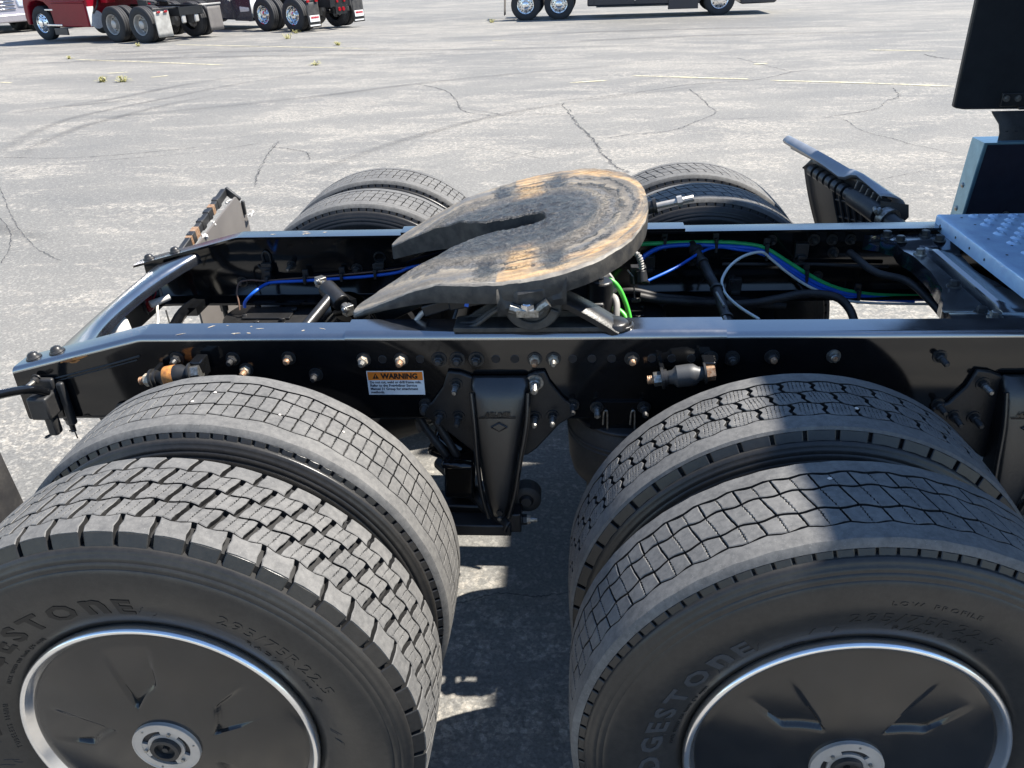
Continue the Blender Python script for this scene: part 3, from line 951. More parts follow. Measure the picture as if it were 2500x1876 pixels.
def cover_mesh(angles):
    mb = MB()
    nr, na = 54, 288
    rows = []
    for i in range(na + 1):
        th = 2 * pi * i / na
        row = []
        for j in range(nr + 1):
            r = .02 + (.277 - .02) * j / nr
            t = max(0, (r - .065) / .185)
            s_ = .139 - .020 * t ** 1.5
            if r > .262:
                s_ -= .004 * ((r - .262) / .015) ** 1.6
            dd = 0
            for a, hand in angles:
                ph = (math.degrees(th) - a + 180) % 360 - 180
                hw = 13.0
                if abs(ph) < hw + 3:
                    k = (ph * hand + hw) / (2 * hw)
                    k = min(1, max(0, k))
                    rin = .100 + .052 * (k ** 1.2)
                    rout = .243
                    hwr = hw * (1 - .10 * (r - .1) / .14)
                    ew = 1.8
                    e = min(1, max(0, (hwr - abs(ph)) / ew))
                    e = e * e * (3 - 2 * e)
                    lr = (r - rin) / .009
                    if lr <= 0:
                        f = 0
                    elif lr < 1:
                        f = lr
                    else:
                        f = max(0, 1 - (r - rin - .009) / (rout - rin - .009))
                    dd = max(dd, .0095 * f * e)
            row.append((r * sin(th), -(s_ - dd), r * cos(th)))
        rows.append(row)
    mb.grid(rows)
    return mb.mesh('wheel_cover', 'cover_plastic', 50, fix=False)

def rim_mesh():
    mb = MB()
    mb.lathe([(.255, .03), (.258, .07), (.262, .098), (.2675, .112), (.277, .119), (.280, .1275), (.2845, .1305), (.289, .1295), (.2925, .125), (.2925, .115), (.288, .104)], (0, 0, 0), (0, -1, 0), 128)
    return mb.mesh('rim', 'rim_alloy', 50, fix=False)

def disc_mesh():
    mb = MB()
    mb.lathe([(.03, .02), (.1, .03), (.17, .02), (.2, -.02), (.25, -.03), (.27, -.09), (.292, -.112), (.29, -.10), (.27, -.07), (.285, .05), (.292, .112), (.286, .1), (.26, .02), (.21, .01)], (0, 0, 0), (0, -1, 0), 64)
    mb.lathe([(.0, .06), (.06, .06), (.065, .02)], (0, 0, 0), (0, -1, 0), 24)
    return mb.mesh('rim', 'rim_dark', 40, fix=False)

def hub_mesh(rot):
    mb = MB()
    def arc(r0, r1, a0, a1, n, h0, h1, mi=0):
        poly = [(r0, radians(a0 + (a1 - a0) * i / n)) for i in range(n + 1)] + [(r1, radians(a1 + (a0 - a1) * i / n)) for i in range(n + 1)]
        mb.prism(poly, lambda r, t, h: (r * sin(t), -h, r * cos(t)), h1, h0, mi)
    for q in range(4):
        arc(.047, .066, q * 90 + rot, q * 90 + 90 + rot, 14, .139, .1455)
    for q in range(4):
        arc(.029, .036, q * 90 + rot, q * 90 + 90 + rot, 10, .139, .1448)
    for q in range(3):
        a = q * 120 + rot
        arc(.0355, .0475, a - 24, a + 24, 6, .139, .1448)
    mb.lathe([(.0665, .138), (.0655, .1462), (.0625, .1462), (.062, .1455)], (0, 0, 0), (0, -1, 0), 48)
    mb.lathe([(.0, .140), (.048, .140)], (0, 0, 0), (0, -1, 0), 32, 1)
    mb.lathe([(.028, .139), (.0285, .153), (.026, .154), (.020, .1535), (.018, .144), (.0, .144)], (0, 0, 0), (0, -1, 0), 32, 2)
    mb.cyl((0, -.143, 0), (0, -.1505, 0), .007, .006, 8, 2)
    for q in range(3):
        a = radians(q * 120 + rot)
        mb.cyl((.0415 * sin(a), -.143, .0415 * cos(a)), (.0415 * sin(a), -.149, .0415 * cos(a)), .0042, .0036, 8, 3)
        a += radians(60)
        mb.cyl((.057 * sin(a), -.145, .057 * cos(a)), (.057 * sin(a), -.1468, .057 * cos(a)), .0025, .002, 8, 3)
    return mb.mesh('hub_plate', ['hub_silver', 'ink_black', 'plastic_black', 'bolt_zinc'], 40)

ME = dict(drive=tyre_mesh('drive'), worn=tyre_mesh('worn'), highway=tyre_mesh('highway'), siped=tyre_mesh('siped'), rim=rim_mesh(), disc=disc_mesh())

def wheel(x, y, tyre, outer=None, spin=0.0):
    w = empty('wheel', (x, y, .505), 0, truck)
    t = link('tyre', ME[tyre], w)
    t.rotation_euler = (0, spin, 0)
    if outer:
        link('rim', ME['rim'], w)
        link('wheel_cover', cover_mesh(outer['cover']), w)
        link('hub_plate', hub_mesh(outer['hub']), w)
        for a in outer['text']:
            mb = MB()
            sidewall_text(mb, *a[:4], **a[4])
            mb.build('raised_lettering', outer['ink'] if a[0][0] == 'B' else 'side_rubber', w, 20)
        # mould seams and hairline nicks on the sidewall
        mb = MB()
        rr = random.Random(int(x * 10) + 3)
        for i in range(34):
            th = rr.uniform(0, 2 * pi)
            r0 = rr.uniform(.325, .345)
            n = 4
            pts = []
            for q in range(n):
                r = r0 + .02 * q / (n - 1) * rr.uniform(.6, 1.2)
                pts.append((r * sin(th + .012 * q), -(side_s(r) + .0002), r * cos(th + .012 * q)))
            mb.tube(pts, .0006, 4, 0, 2)
        structure(mb.build('sidewall_cracks', 'ink_black', w, 0), 'stuff')
    else:
        link('rim', ME['disc'], w)
    return w

big = dict(bold=.0016, spread=.95)
W_L = wheel(AX[0], -YO, 'drive', dict(ink='letter_rubber', cover=[(-8, 1), (60, -1), (-82, -1), (130, 1), (205, -1)], hub=20, text=[
    ('BRIDGESTOnE', -42, .337, .058, dict(bold=.0018, squash=1.12, arc=93)),
    ('295/75R22.5', 46, .366, .036, dict(squash=1.15, arc=38)), ('RADIAL', 45, .341, .015, dict(spread=2.6, squash=1.5)), ('No6', 60, .344, .012, dict(spread=1.2)), ('4', 67, .336, .02, dict()),
    ('MAX SPEED 120 km/h (75 mph)', -48, .312, .010, dict(spread=1.2)), ('TUBELESS 144/141', -85, .314, .012, dict(spread=2))]), spin=.02)
W_R = wheel(AX[1], -YO, 'siped', dict(ink='letter_painted_sheen', cover=[(-42, -1), (44, 1), (115, -1), (180, 1), (245, 1)], hub=75, text=[
    ('BRIDGESTOnE', -74, .338, .054, dict(bold=.0018, squash=1.05, arc=80)),
    ('295/75R22.5', 12, .354, .032, dict(squash=1.3, arc=40)), ('LOW PROFILE', 12, .396, .013, dict(spread=2.4, squash=1.4)), ('RADIAL', 12, .330, .015, dict(spread=2.2, squash=1.4)), ('No9', 24, .334, .011, dict(spread=1.2)), ('4', 31, .326, .018, dict()),
    ('MAX SPEED 120 km/h (75 mph)', -70, .315, .010, dict(spread=1.2)), ('(TUBELESS)', -24, .305, .007, dict())]), spin=.03)
wheel(AX[0], -YI, 'worn', spin=.05)
wheel(AX[1], -YI, 'highway', spin=.0)
wheel(AX[0], YI, 'worn', spin=.3)
wheel(AX[0], YO, 'worn', spin=.7)
wheel(AX[1], YI, 'siped', spin=.4)
wheel(AX[1], YO, 'siped', spin=.9)

def pebbles(par, lst):
    for th, w, s_ in lst:
        mb = MB()
        p = Vector(T(th, w, -.001))
        mb.lathe([(0, s_ * .4), (s_ * .6, s_ * .3), (s_, 0), (s_ * .5, -s_ * .4), (0, -s_ * .5)], p, p, 7)
        mb.build('pebble', 'pebble', par, 60)
pebbles([w for w in truck.children if abs(w.location.y + YI) < .01 and w.location.x < .1][0], [(.02, .018, .004), (-.05, -.02, .004), (.33, -.03, .003), (.6, .0, .003)])
pebbles(W_R, [(-.1, .05, .0045)])
pebbles([w for w in truck.children if abs(w.location.y + YI) < .01 and w.location.x > 1][0], [(.14, -.04, .0045)])

# ---- frame rails
def zt(x, sg):
    k = -.327 if sg < 0 else -.354
    return ZR if x >= k else ZR + .248 * (x - k)

def rail(sg):
    xr = -.697 if sg < 0 else -.745
    k = -.327 if sg < 0 else -.354
    mb = MB()
    stations = [xr, xr + .12, k - .006, k + .006, 0, 1, 2, 3, 4.6]
    def sect(x):
        z1, z0, rd = zt(x, sg), ZB if x > xr + .01 else ZB - .004, .015
        yi, yo, th = YR - FW, YR, .008
        P = [(yi, z1)]
        P += [(yo - rd + rd * sin(a * pi / 10), z1 - rd + rd * cos(a * pi / 10)) for a in range(6)]
        P += [(yo - rd + rd * cos(a * pi / 10), z0 + rd - rd * sin(a * pi / 10)) for a in range(6)]
        P += [(yi, z0), (yi, z0 + th), (yo - th - .004, z0 + th), (yo - th, z0 + th + .004), (yo - th, z1 - th - .004), (yo - th - .004, z1 - th), (yi, z1 - th)]
        return [(x, sg * y, z) for y, z in P]
    S_ = [sect(x) for x in stations]
    n = len(S_[0])
    vs_ = [p for s_ in S_ for p in s_]
    o = len(mb.v)
    mb.v += vs_
    for i in range(len(S_) - 1):
        for j in range(n):
            j2 = (j + 1) % n
            mb.f.append((i * n + j, i * n + j2, (i + 1) * n + j2, (i + 1) * n + j))
            mb.m.append(0 if j <= 5 else 1)
    mb.f += [tuple(range(n)), tuple(range((len(S_) - 1) * n, len(S_) * n))]
    mb.m += [1, 1]
    return mb.build('frame_rail', ['rail_paint', 'black_paint'], truck, 50)
rail_n, rail_f = rail(-1), rail(1)

mb = MB()
mb.tube([(-.690, -.4385, .842), (-.55, -.4385, .877), (-.42, -.4385, .910), (-.335, -.4385, .934)], .0028, 6, 0, 8)
mb.tube([(-.690, -.4385, .834), (-.55, -.4385, .869), (-.42, -.4385, .902), (-.345, -.4385, .922)], .0018, 6, 0, 8)
mb.build('weld_seam', 'cast_black', rail_n)
mb = MB()
for x0, x1, o in ((-.555, -.475, 0), (-.53, -.5, .006)):
    rows = []
    for i in range(9):
        x = x0 + (x1 - x0) * i / 8
        z = zt(x, -1)
        h = .007 * (1 - abs(i - 4) / 5) * R.uniform(.5, 1)
        rows.append([(x, -.4374 - .0008, z - .017 - o - h), (x, -.4374 - .0008, z - .016 - o + h * .4)])
    mb.grid(rows)
mb.build('rust_scrape', 'rust_orange', rail_n, 0)
mb = MB()
for i in range(10):
    x, y = R.uniform(-.3, .18), -R.uniform(.37, .424)
    l, w_, a = R.uniform(.003, .014), R.uniform(.001, .003), R.uniform(-.5, .9)
    c, s_ = cos(a), sin(a)
    q = [(-l, -w_ * .4), (-l * .2, -w_), (l, -w_ * .2), (l * .4, w_), (-l * .6, w_ * .7)]
    mb.add([(x + c * u - s_ * v, y + s_ * u + c * v, ZR + .0006) for u, v in q], [(0, 1, 2, 3, 4)])
for i in range(6):
    x, y = R.uniform(-.3, .15), R.uniform(.37, .424)
    l, w_ = R.uniform(.004, .016), R.uniform(.002, .004)
    mb.add([(x - l, y, ZR + .0006), (x, y - w_, ZR + .0006), (x + l, y + w_, ZR + .0006), (x, y + w_, ZR + .0006)], [(0, 1, 2, 3)])
structure(mb.build('paint_chips', 'bolt_cream', rail_n, 0), 'stuff')

def sleeve(sg):
    mb = MB()
    x0, x1 = .213, 1.160
    rd = .02
    yo, yi = YR + .008, YR - FW + .002
    P = [(yi, ZR + .009)] + [(yo - rd + rd * sin(a * pi / 12), ZR + .009 - rd + rd * cos(a * pi / 12)) for a in range(7)] + [(yo, .900), (yo - .0075, .900), (yo - .0075, ZR + .0005), (yi, ZR + .0005)]
    n = len(P)
    vs_ = []
    for i, x in enumerate((x0, x1)):
        for y, z in P:
            vs_.append((x + (.012 if i == 0 else 0) * (1 if z < .97 else 0), sg * y, z))
    mb.v += vs_
    for j in range(n):
        mb.f.append((j, (j + 1) % n, n + (j + 1) % n, n + j))
        mb.m.append(0 if j <= 6 else 1)
    mb.f += [tuple(range(n)), tuple(range(n, 2 * n))]
    mb.m += [1, 1]
    return mb.build('sleeve_angle', ['rail_paint', 'black_paint'], truck, 50)
sl_n, sl_f = sleeve(-1), sleeve(1)

# ---- bolts: flange, hexagon and threaded end, built once each and copied
def bolt_mesh(r=.0135, L=.034, mats=('bolt_black', 'bolt_black', 'bolt_black'), dome=False, drop=0.0):
    mb = MB()
    mb.cyl((0, 0, 0), (0, -.0035, 0), r * 1.42, r * 1.36, 18, 0)
    mb.cyl((0, -.0035, 0), (0, -.0155, 0), r, r * .96, 6, 1, rot=.3)
    mb.cyl((0, -.0155, 0), (0, -.018, 0), r * .86, r * .7, 12, 1)
    mb.cyl((0, -.015, 0), (0, -L * .9, 0), r * .56, r * .56, 10, 2)
    mb.cyl((0, -L * .9, 0), (0, -L, 0), r * .56, r * .4, 10, 2)
    for i in range(int((L - .02) / .003)):
        y = -.02 - i * .003
        mb.cyl((0, y, 0), (0, y - .0015, 0), r * .62, r * .56, 10, 2, caps=False)
    return mb.mesh('bolt', list(mats), 30)
BM = dict(black=bolt_mesh(), rust=bolt_mesh(mats=('bolt_black', 'bolt_cream', 'bolt_rust'), L=.036), grey=bolt_mesh(r=.0145, mats=('bolt_black', 'cast_black', 'bolt_black'), L=.026),
          zinc=bolt_mesh(mats=('bolt_black', 'bolt_cream', 'bolt_zinc'), L=.036), tan=bolt_mesh(mats=('bolt_black', 'bolt_black', 'bolt_rust'), L=.03), stud=bolt_mesh(r=.0125, mats=('bolt_black', 'bolt_black', 'bolt_zinc'), L=.05),
          bigstud=bolt_mesh(r=.0165, mats=('bolt_zinc', 'bolt_zinc', 'bolt_zinc'), L=.055), darkstud=bolt_mesh(r=.0125, L=.048), bright=bolt_mesh(r=.0125, mats=('bolt_zinc', 'bolt_zinc', 'bolt_rust'), L=.02))
def bolt(par, x, y, z, kind='black', rz=0.0, rx=0.0, sc=1.0):
    o = bpy.data.objects.new('bolt', BM[kind])
    COL.objects.link(o)
    o.parent = par
    o.location = (x, y, z)
    o.rotation_euler = (rx, R.uniform(-1, 1), rz)
    o.scale = (sc, sc, sc)
    return o
for x, k in ((.255, 'zinc'), (.351, 'rust'), (.448, 'grey'), (.495, 'grey'), (.543, 'grey'), (.690, 'rust'), (.737, 'zinc'), (.932, 'tan'), (1.124, 'grey')):
    bolt(sl_n, x, -YR - .008, .925, k)
for x, z, k in ((-.237, .926, 'black'), (-.089, .925, 'black'), (.058, .926, 'tan'), (.122, .878, 'black'), (-.06, .893, 'rust'), (1.178, .921, 'grey'), (1.276, .925, 'tan'), (1.424, .926, 'bright'), (1.677, .924, 'darkstud')):
    bolt(rail_n, x, -YR, z, k)
# empty bolt holes in the sleeve
for x in (.303, .400, .592, .640, .785, .833, .882, .981, 1.030, 1.078):
    mb = MB()
    mb.lathe([(.0095, .0002), (.0102, .0010), (.0112, .0002)], (x, -YR - .008, .925), (0, -1, 0), 20, 0)
    mb.lathe([(0, .0004), (.0096, .0004)], (x, -YR - .008, .925), (0, -1, 0), 20, 1)
    mb.build('bolt_hole', ['cast_black', 'ink_black'], sl_n)
# cap bolts on the tapered rail ends
def cap_mesh():
    mb = MB()
    mb.cyl((0, 0, 0), (0, 0, .005), .021, .019, 20, 0)
    mb.lathe([(0, .017), (.008, .0165), (.0135, .012), (.0155, .005)], (0, 0, 0), (0, 0, 1), 20, 0)
    return mb.mesh('bolt', 'bolt_black', 40)
CAP = cap_mesh()
for x, sg in ((-.655, -1), (-.585, -1), (-.700, 1), (-.60, 1)):
    o = link('bolt', CAP, rail_n if sg < 0 else rail_f, loc=(x, sg * .395, zt(x, sg) + .001))
    o.rotation_euler = (0, -.243, 0)
# studs under the rail end
for x in (-.605, -.50):
    mb = MB()
    mb.cyl((0, 0, 0), (0, 0, -.012), .017, .016, 12)
    mb.cyl((0, 0, -.012), (0, 0, -.03), .013, .0125, 6)
    mb.cyl((0, 0, -.03), (0, 0, -.055), .008, .0075, 10)
    mb.build('bolt', 'bolt_black', rail_n, loc=(x, -.405, ZB))
mb = MB()
mb.cyl((0, 0, 0), (0, 0, -.03), .015, .013, 6)
mb.cyl((0, 0, -.03), (0, 0, -.06), .009, .008, 10)
mb.build('bolt', 'bolt_black', rail_f, loc=(-.46, .38, ZB))

# ---- warning sticker
def sticker():
    x0, x1, z0, z1, y = .255, .403, .8185, .888, -YR - .0006
    W_, H_ = x1 - x0, z1 - z0
    mb = MB()
    def rect(a, b, c, d, yy, mi):
        mb.add([(a, yy, c), (b, yy, c), (b, yy, d), (a, yy, d)], [(0, 1, 2, 3)], mi)
    mb.box(((x0 + x1) / 2, y, (z0 + z1) / 2), (W_, .0008, H_), 0)
    rect(x0 + .0025, x1 - .0025, z1 - .0265, z1 - .0025, y - .0007, 1)
    st = mb.build('warning_sticker', ['sticker_white', 'sticker_orange'], truck, 0)
    mb = MB()
    def put(txt, x, z, size, bold=0.0, left=True, wid=0, mi=0):
        vs_, fs_ = text_geo(txt, size, 0, bold)
        sx = wid / (max(v[0] for v in vs_) - min(v[0] for v in vs_))
        if left:
            m0 = min(v[0] for v in vs_)
        else:
            m0 = 0
        mb.add([(x + (v[0] - m0) * sx, y - .0011, z + v[1]) for v in vs_], fs_, mi)
    put('WARNING', x0 + .036, z1 - .0215, .0205, .0010, wid=.096)
    for i, l in enumerate(('Do not cut, weld or drill frame rails.', 'Refer to the Freightliner Service', 'Manual 31 Group for attachment', 'methods.')):
        put(l, x0 + .0065, z1 - .0355 - i * .0098, .0100, .00030, wid=(.134, .122, .124, .036)[i], mi=1)
    tx, tz = x0 + .023, z1 - .0220
    mb.add([(tx - .0085, y - .0011, tz), (tx + .0085, y - .0011, tz), (tx, y - .0011, tz + .0155)], [(0, 1, 2)], 0)
    mb.add([(tx - .001, y - .0014, tz + .005), (tx + .001, y - .0014, tz + .005), (tx + .0013, y - .0014, tz + .0105), (tx - .0013, y - .0014, tz + .0105)], [(0, 1, 2, 3)], 2)
    mb.add([(tx - .001, y - .0014, tz + .0018), (tx + .001, y - .0014, tz + .0018), (tx + .001, y - .0014, tz + .0036), (tx - .001, y - .0014, tz + .0036)], [(0, 1, 2, 3)], 2)
    mb.build('warning_text', ['ink_black', 'ink_navy', 'sticker_orange'], st, 0, fix=False)
sticker()

# ---- suspension hangers
def hanger(dx, text=True):
    mb = MB()
    wing = [(.468, .893), (.50, .889), (.54, .872), (.60, .868), (.655, .872), (.69, .889), (.715, .893), (.728, .86), (.762, .812), (.79, .79), (.792, .765), (.75, .735), (.69, .66), (.665, .64), (.535, .64), (.515, .655), (.43, .738), (.385, .765), (.385, .785), (.42, .80), (.452, .845)]
    mb.prism(wing, lambda a, b, d: (a + dx, -YR - d, b), .001, .014, 0)
    h = mb.build('suspension_hanger', 'cast_black', truck, 40, .004, 2)
    mb = MB()
    # the cast leg: flared at the top, waisted, tapering to the foot
    st = [(.880, .530, .672, .462, .450), (.865, .527, .676, .478, .450), (.83, .530, .672, .492, .450), (.766, .534, .660, .506, .450), (.68, .540, .646, .516, .446), (.60, .547, .634, .522, .440), (.53, .556, .622, .524, .440), (.492, .566, .608, .522, .44), (.476, .576, .598, .515, .45)]
    rows = []
    for z, xa, xb, yf, yb in st:
        w_ = xb - xa
        c = min(.014, w_ * .25)
        rows.append([(xa + dx, -yb, z), (xa + dx, -yf + c * 1.3, z), (xa + c * .3 + dx, -yf + c * .4, z), (xa + c + dx, -yf, z), (xa + c + w_ * .2 + dx, -yf + .001, z), ((xa + xb) / 2 + dx, -yf - .001, z), (xb - c - w_ * .2 + dx, -yf + .001, z), (xb - c + dx, -yf, z), (xb - c * .3 + dx, -yf + c * .4, z), (xb + dx, -yf + c * 1.3, z), (xb + dx, -yb, z)])
    mb.grid(rows)
    mb.add(rows[0] , [tuple(range(11))])
    mb.add(rows[-1], [tuple(range(11))])
    mb.build('leg', 'hanger_paint', h, 45)
    mb = MB()
    for s_ in (-1, 1):      # side ribs that stand proud of the leg
        P = [(.602 + s_ * .072 + dx, -.486, .85), (.602 + s_ * .066 + dx, -.505, .766), (.594 + s_ * .055 + dx, -.518, .66), (.59 + s_ * .044 + dx, -.526, .57), (.588 + s_ * .026 + dx, -.527, .49)]
        mb.tube(P, [.0065] * 26, 8, 0, 6)
    mb.build('leg_rib', 'hanger_paint', h, 60)
    if text:
        mb = MB()
        vs_, fs_ = text_geo('AIRLINER', .0155, 0, .0006)
        x0 = min(v[0] for v in vs_)
        mb.add([(.560 + dx + (v[0] - x0) * 1.02 + v[1] * .35, -.5065 - .012 * (.8 - (.796 + v[1])) , .792 + v[1]) for v in vs_], fs_)
        mb.box((.594 + dx, -.5068, .7885), (.094, .0022, .0025))
        zc, xc, hw, hh = .762, .598 + dx, .021, .0125
        for a, b in (((-hw, 0), (0, hh)), ((0, hh), (hw, 0)), ((hw, 0), (0, -hh)), ((0, -hh), (-hw, 0))):
            mb.tube([(xc + a[0], -.5085, zc + a[1]), (xc + b[0], -.5085, zc + b[1])], .0017, 5, 0, 1)
        mb.build('raised_emblem', 'black_paint', h, 20)
    for x, z, k in ((.488, .856, 'stud'), (.689, .862, 'bigstud'), (.439, .763, 'darkstud'), (.488, .760, 'darkstud'), (.687, .760, 'stud'), (.733, .763, 'stud')):
        bolt(h, x + dx, -YR - .014, z, k)
    for x, z, k in ((.401, .789, 'darkstud'), (.785, .788, 'darkstud')):
        bolt(rail_n, x + dx, -YR, z, k)
    # foot: cross bolt, bushing eye, spacer
    mb = MB()
    mb.box((.63 + dx, -.50, .468), (.034, .05, .06))
    mb.cyl((.615 + dx, -.505, .468), (.652 + dx, -.505, .468), .017, .017, 6)
    mb.build('foot_block', 'cast_black', h, 40, .004)
    mb = MB()
    mb.cyl((.652 + dx, -.505, .468), (.662 + dx, -.505, .468), .015, .015, 6, 0)
    mb.cyl((.662 + dx, -.505, .468), (.672 + dx, -.505, .468), .012, .011, 6, 2)
    mb.cyl((.672 + dx, -.505, .468), (.69 + dx, -.505, .468), .008, .008, 10, 1)
    mb.build('foot_bolt', ['bolt_black', 'bolt_zinc', 'bolt_cream'], h, 30)
    mb = MB()
    mb.cyl((.59 + dx, -.505, .505), (.59 + dx, -.528, .505), .009, .009, 6, 0)
    mb.cyl((.59 + dx, -.51, .492), (.59 + dx, -.533, .488), .007, .006, 8, 1)
    mb.build('foot_bolt', ['bolt_black', 'bolt_zinc', 'bolt_cream'], h, 30)
    mb = MB()
    mb.cyl((.55 + dx, -.49, .455), (.563 + dx, -.49, .455), .013, .013, 6, 0)
    mb.build('foot_bolt', ['bolt_black', 'bolt_zinc', 'bolt_cream'], h, 30)
    mb = MB()
    mb.lathe([(.02, -.025), (.034, -.025), (.040, -.02), (.040, .02), (.034, .025), (.02, .026), (.018, .02), (.014, .034), (.0, .034)], (.660 + dx, -.45, .508), (0, -1, 0), 28)
    mb.build('bushing', 'air_rubber', h, 40)
    return h
hanger(0)
hanger(1.30)

# ---- suspension beams, axles and the rest under the frame
for sg in (-1, 1):
    for dx in (0, 1.278):
        mb = MB()
        mb.box((.30 + dx, sg * .42, .455), (.66, .075, .05), ry=.02)
        mb.box((-.14 + dx, sg * .40, .42), (.42, .09, .06), ry=-.12)
        mb.build('trailing_arm', 'frame_dark', truck, 30, .006)
mb = MB()
for dx in AX:
    mb.cyl((dx, -1.25, .505), (dx, 1.25, .505), .062, .062, 20)
    mb.lathe([(.0, -.2), (.09, -.19), (.16, -.13), (.19, 0), (.16, .12), (.1, .19), (.08, .27), (.0, .27)], (dx + .02, 0, .51), (1, 0, .05), 28)
    for sg in (-1, 1):
        mb.cyl((dx, sg * .56, .505), (dx, sg * .68, .505), .2, .2, 28)
mb.build('axle_housing', 'frame_dark', truck, 40)
mb = MB()
mb.cyl((.25, 0, .53), (1.05, 0, .56), .05, .05, 16)
mb.cyl((1.5, 0, .58), (4.4, 0, .72), .06, .06, 16)
mb.build('drive_shaft', 'frame_dark', truck)
mb = MB()
for x in (.45, .72):
    mb.box((x, 0, .83), (.01, .72, .16))
    mb.box((x + .02, 0, .75), (.06, .72, .01))
mb.build('crossmember', 'frame_dark', truck, 30, .003)
# brake chamber seen beside the hanger
mb = MB()
mb.box((.478, -.40, .56), (.085, .11, .13), ry=.06)
mb.box((.478, -.46, .615), (.09, .03, .02), ry=.06)
mb.cyl((.48, -.36, .60), (.40, -.36, .64), .05, .05, 18)
mb.build('brake_bracket', 'black_paint', truck, 40, .012, 3)
mb = MB()
mb.cyl((.40, -.30, .52), (.62, -.52, .452), .024, .024, 14)
mb.box((.50, -.50, .447), (.24, .06, .035))
mb.build('lower_link', 'cast_black', truck, 40, .004)
mb = MB()
for k, (a, b) in enumerate(((.36, .40), (.40, .43))):
    mb.tube([(a, -.40, .76), (a + .03, -.41, .70), (b + .04, -.43, .63), (b + .06, -.40, .56)], .011, 8, 0, 6)
mb.build('brake_hose', 'hose_black', truck, 60)

def air_spring(x, y, ztop=.722):
    a = empty('air_spring', (x, y, 0), 0, truck)
    mb = MB()
    mb.lathe([(.0, ztop), (.155, ztop), (.162, ztop - .004), (.163, ztop - .012), (.15, ztop - .016)], (0, 0, 0), (0, 0, 1), 48)
    mb.box((0, 0, ztop + .004), (.17, .1, .008))
    for i in range(6):
        an = i * pi / 3 + .3
        mb.cyl((.085 * cos(an), .085 * sin(an), ztop), (.085 * cos(an), .085 * sin(an), ztop + .012), .012, .011, 6)
    mb.build('top_plate', 'cast_black', a, 35, .002)
    mb = MB()
    mb.lathe([(.157, ztop - .014), (.168, ztop - .04), (.172, ztop - .075), (.168, ztop - .15), (.158, ztop - .19), (.14, ztop - .205), (.125, ztop - .19)], (0, 0, 0), (0, 0, 1), 56)
    for zz in (.052, .066):
        mb.lathe([(.171, ztop - zz), (.1735, ztop - zz - .003), (.171, ztop - zz - .006)], (0, 0, 0), (0, 0, 1), 56)
    mb.build('bellows', 'air_rubber', a, 60)
    mb = MB()
    mb.lathe([(.12, ztop - .19), (.118, ztop - .28), (.11, ztop - .30), (.0, ztop - .30)], (0, 0, 0), (0, 0, 1), 40)
    mb.build('piston', 'frame_dark', a, 40)
    return a
for dx in (-.27, .945):
    for sg in (-1, 1):
        air_spring(dx, sg * .315)
# bracket plate and two studs over the near front air spring
mb = MB()
br = [(.83, .782), (.845, .80), (.965, .80), (.98, .782), (.98, .72), (.83, .72)]
mb.prism(br, lambda a, b, d: (a, -YR - d, b), .001, .008)
for x in (.872, .942):
    mb.tube([(x - .008, -YR - .012, .735), (x - .006, -YR - .012, .772), (x, -YR - .012, .777), (x + .003, -YR - .012, .768), (x + .004, -YR - .012, .722)], .0028, 6, 1, 3)
pl = mb.build('spring_bracket', ['black_paint', 'bolt_zinc'], truck, 40, .0015)
bolt(pl, .847, -YR - .008, .785, 'stud')
bolt(pl, .968, -YR - .008, .785, 'darkstud')

# ---- shock absorber upper mounts on the near rail
def mount(x0, z0, x1, z1, y, cols, nm, rad):
    a, b = Vector((x0, y, z0)), Vector((x1, y, z1))
    d = (b - a)
    L_ = d.length
    P = lambda t: a + d * t
    h = empty(nm, (0, 0, 0), 0, truck)
    mb = MB()
    mb.cyl(P(0), P(.11), rad * .34, rad * .38, 12, 0)
    for i in range(4):
        mb.cyl(P(.01 + i * .025), P(.022 + i * .025), rad * .42, rad * .38, 12, 0, caps=False)
    mb.cyl(P(.10), P(.22), rad * .66, rad * .66, 6, 1)
    mb.cyl(P(.21), P(.25), rad * 1.0, rad * 1.0, 20, 2)
    mb.cyl(P(.25), P(.30), rad * .8, rad * .8, 20, 2)
    mb.build('stud', cols[:4], h, 30)
    mb = MB()
    mb.cyl(P(.84), P(.87), rad * 1.0, rad * 1.0, 20, 2)
    mb.cyl(P(.87), P(1.0), rad * .78, rad * .72, 6, 3)
    mb.build('bolt', cols[:4], h, 30)
    mb = MB()
    ax = d.normalized()
    mb.lathe([(rad * .5, L_ * .28), (rad * .62, L_ * .3), (rad * .66, L_ * .38), (rad * 1.0, L_ * .44), (rad * 1.02, L_ * .62), (rad * .98, L_ * .70), (rad * .66, L_ * .77), (rad * .6, L_ * .85), (rad * .4, L_ * .86)], a, ax, 28)
    mb.build('bushing', cols[4], h, 40)
    if cols[5]:
        mb = MB()
        mb.lathe([(rad * 1.0, L_ * .44), (rad * 1.035, L_ * .45), (rad * 1.04, L_ * .60), (rad * 1.0, L_ * .61)], a, ax, 28)
        mb.build('band', cols[5], h, 40)
    mb = MB()
    mb.box(tuple(P(.92) + Vector((.0, .028, 0))), (.03, .05, .05))
    mb.build('bracket', 'black_paint', h, 30, .003)
    mb = MB()
    mb.box(tuple(P(.23) + Vector((.0, .028, 0))), (.012, .055, .04))
    mb.build('bracket', 'black_paint', h, 30, .003)
    return h
mount(-.316, .893, -.150, .921, -.50, ['bolt_rust', 'bolt_cream', 'bolt_black', 'bolt_zinc', 'plastic_black', 'rust_orange'], 'shock_mount', .026)
mount(.966, .893, 1.128, .915, -.50, ['bolt_rust', 'bolt_zinc', 'bolt_black', 'bolt_rust', 'flap_grey', None], 'shock_mount', .027)
for o in truck.children:
    if o.name == 'shock_mount.001':
        for c in o.children:
            if c.name.startswith('bushing'):
                c.data.materials[0] = MM['mount_grey']

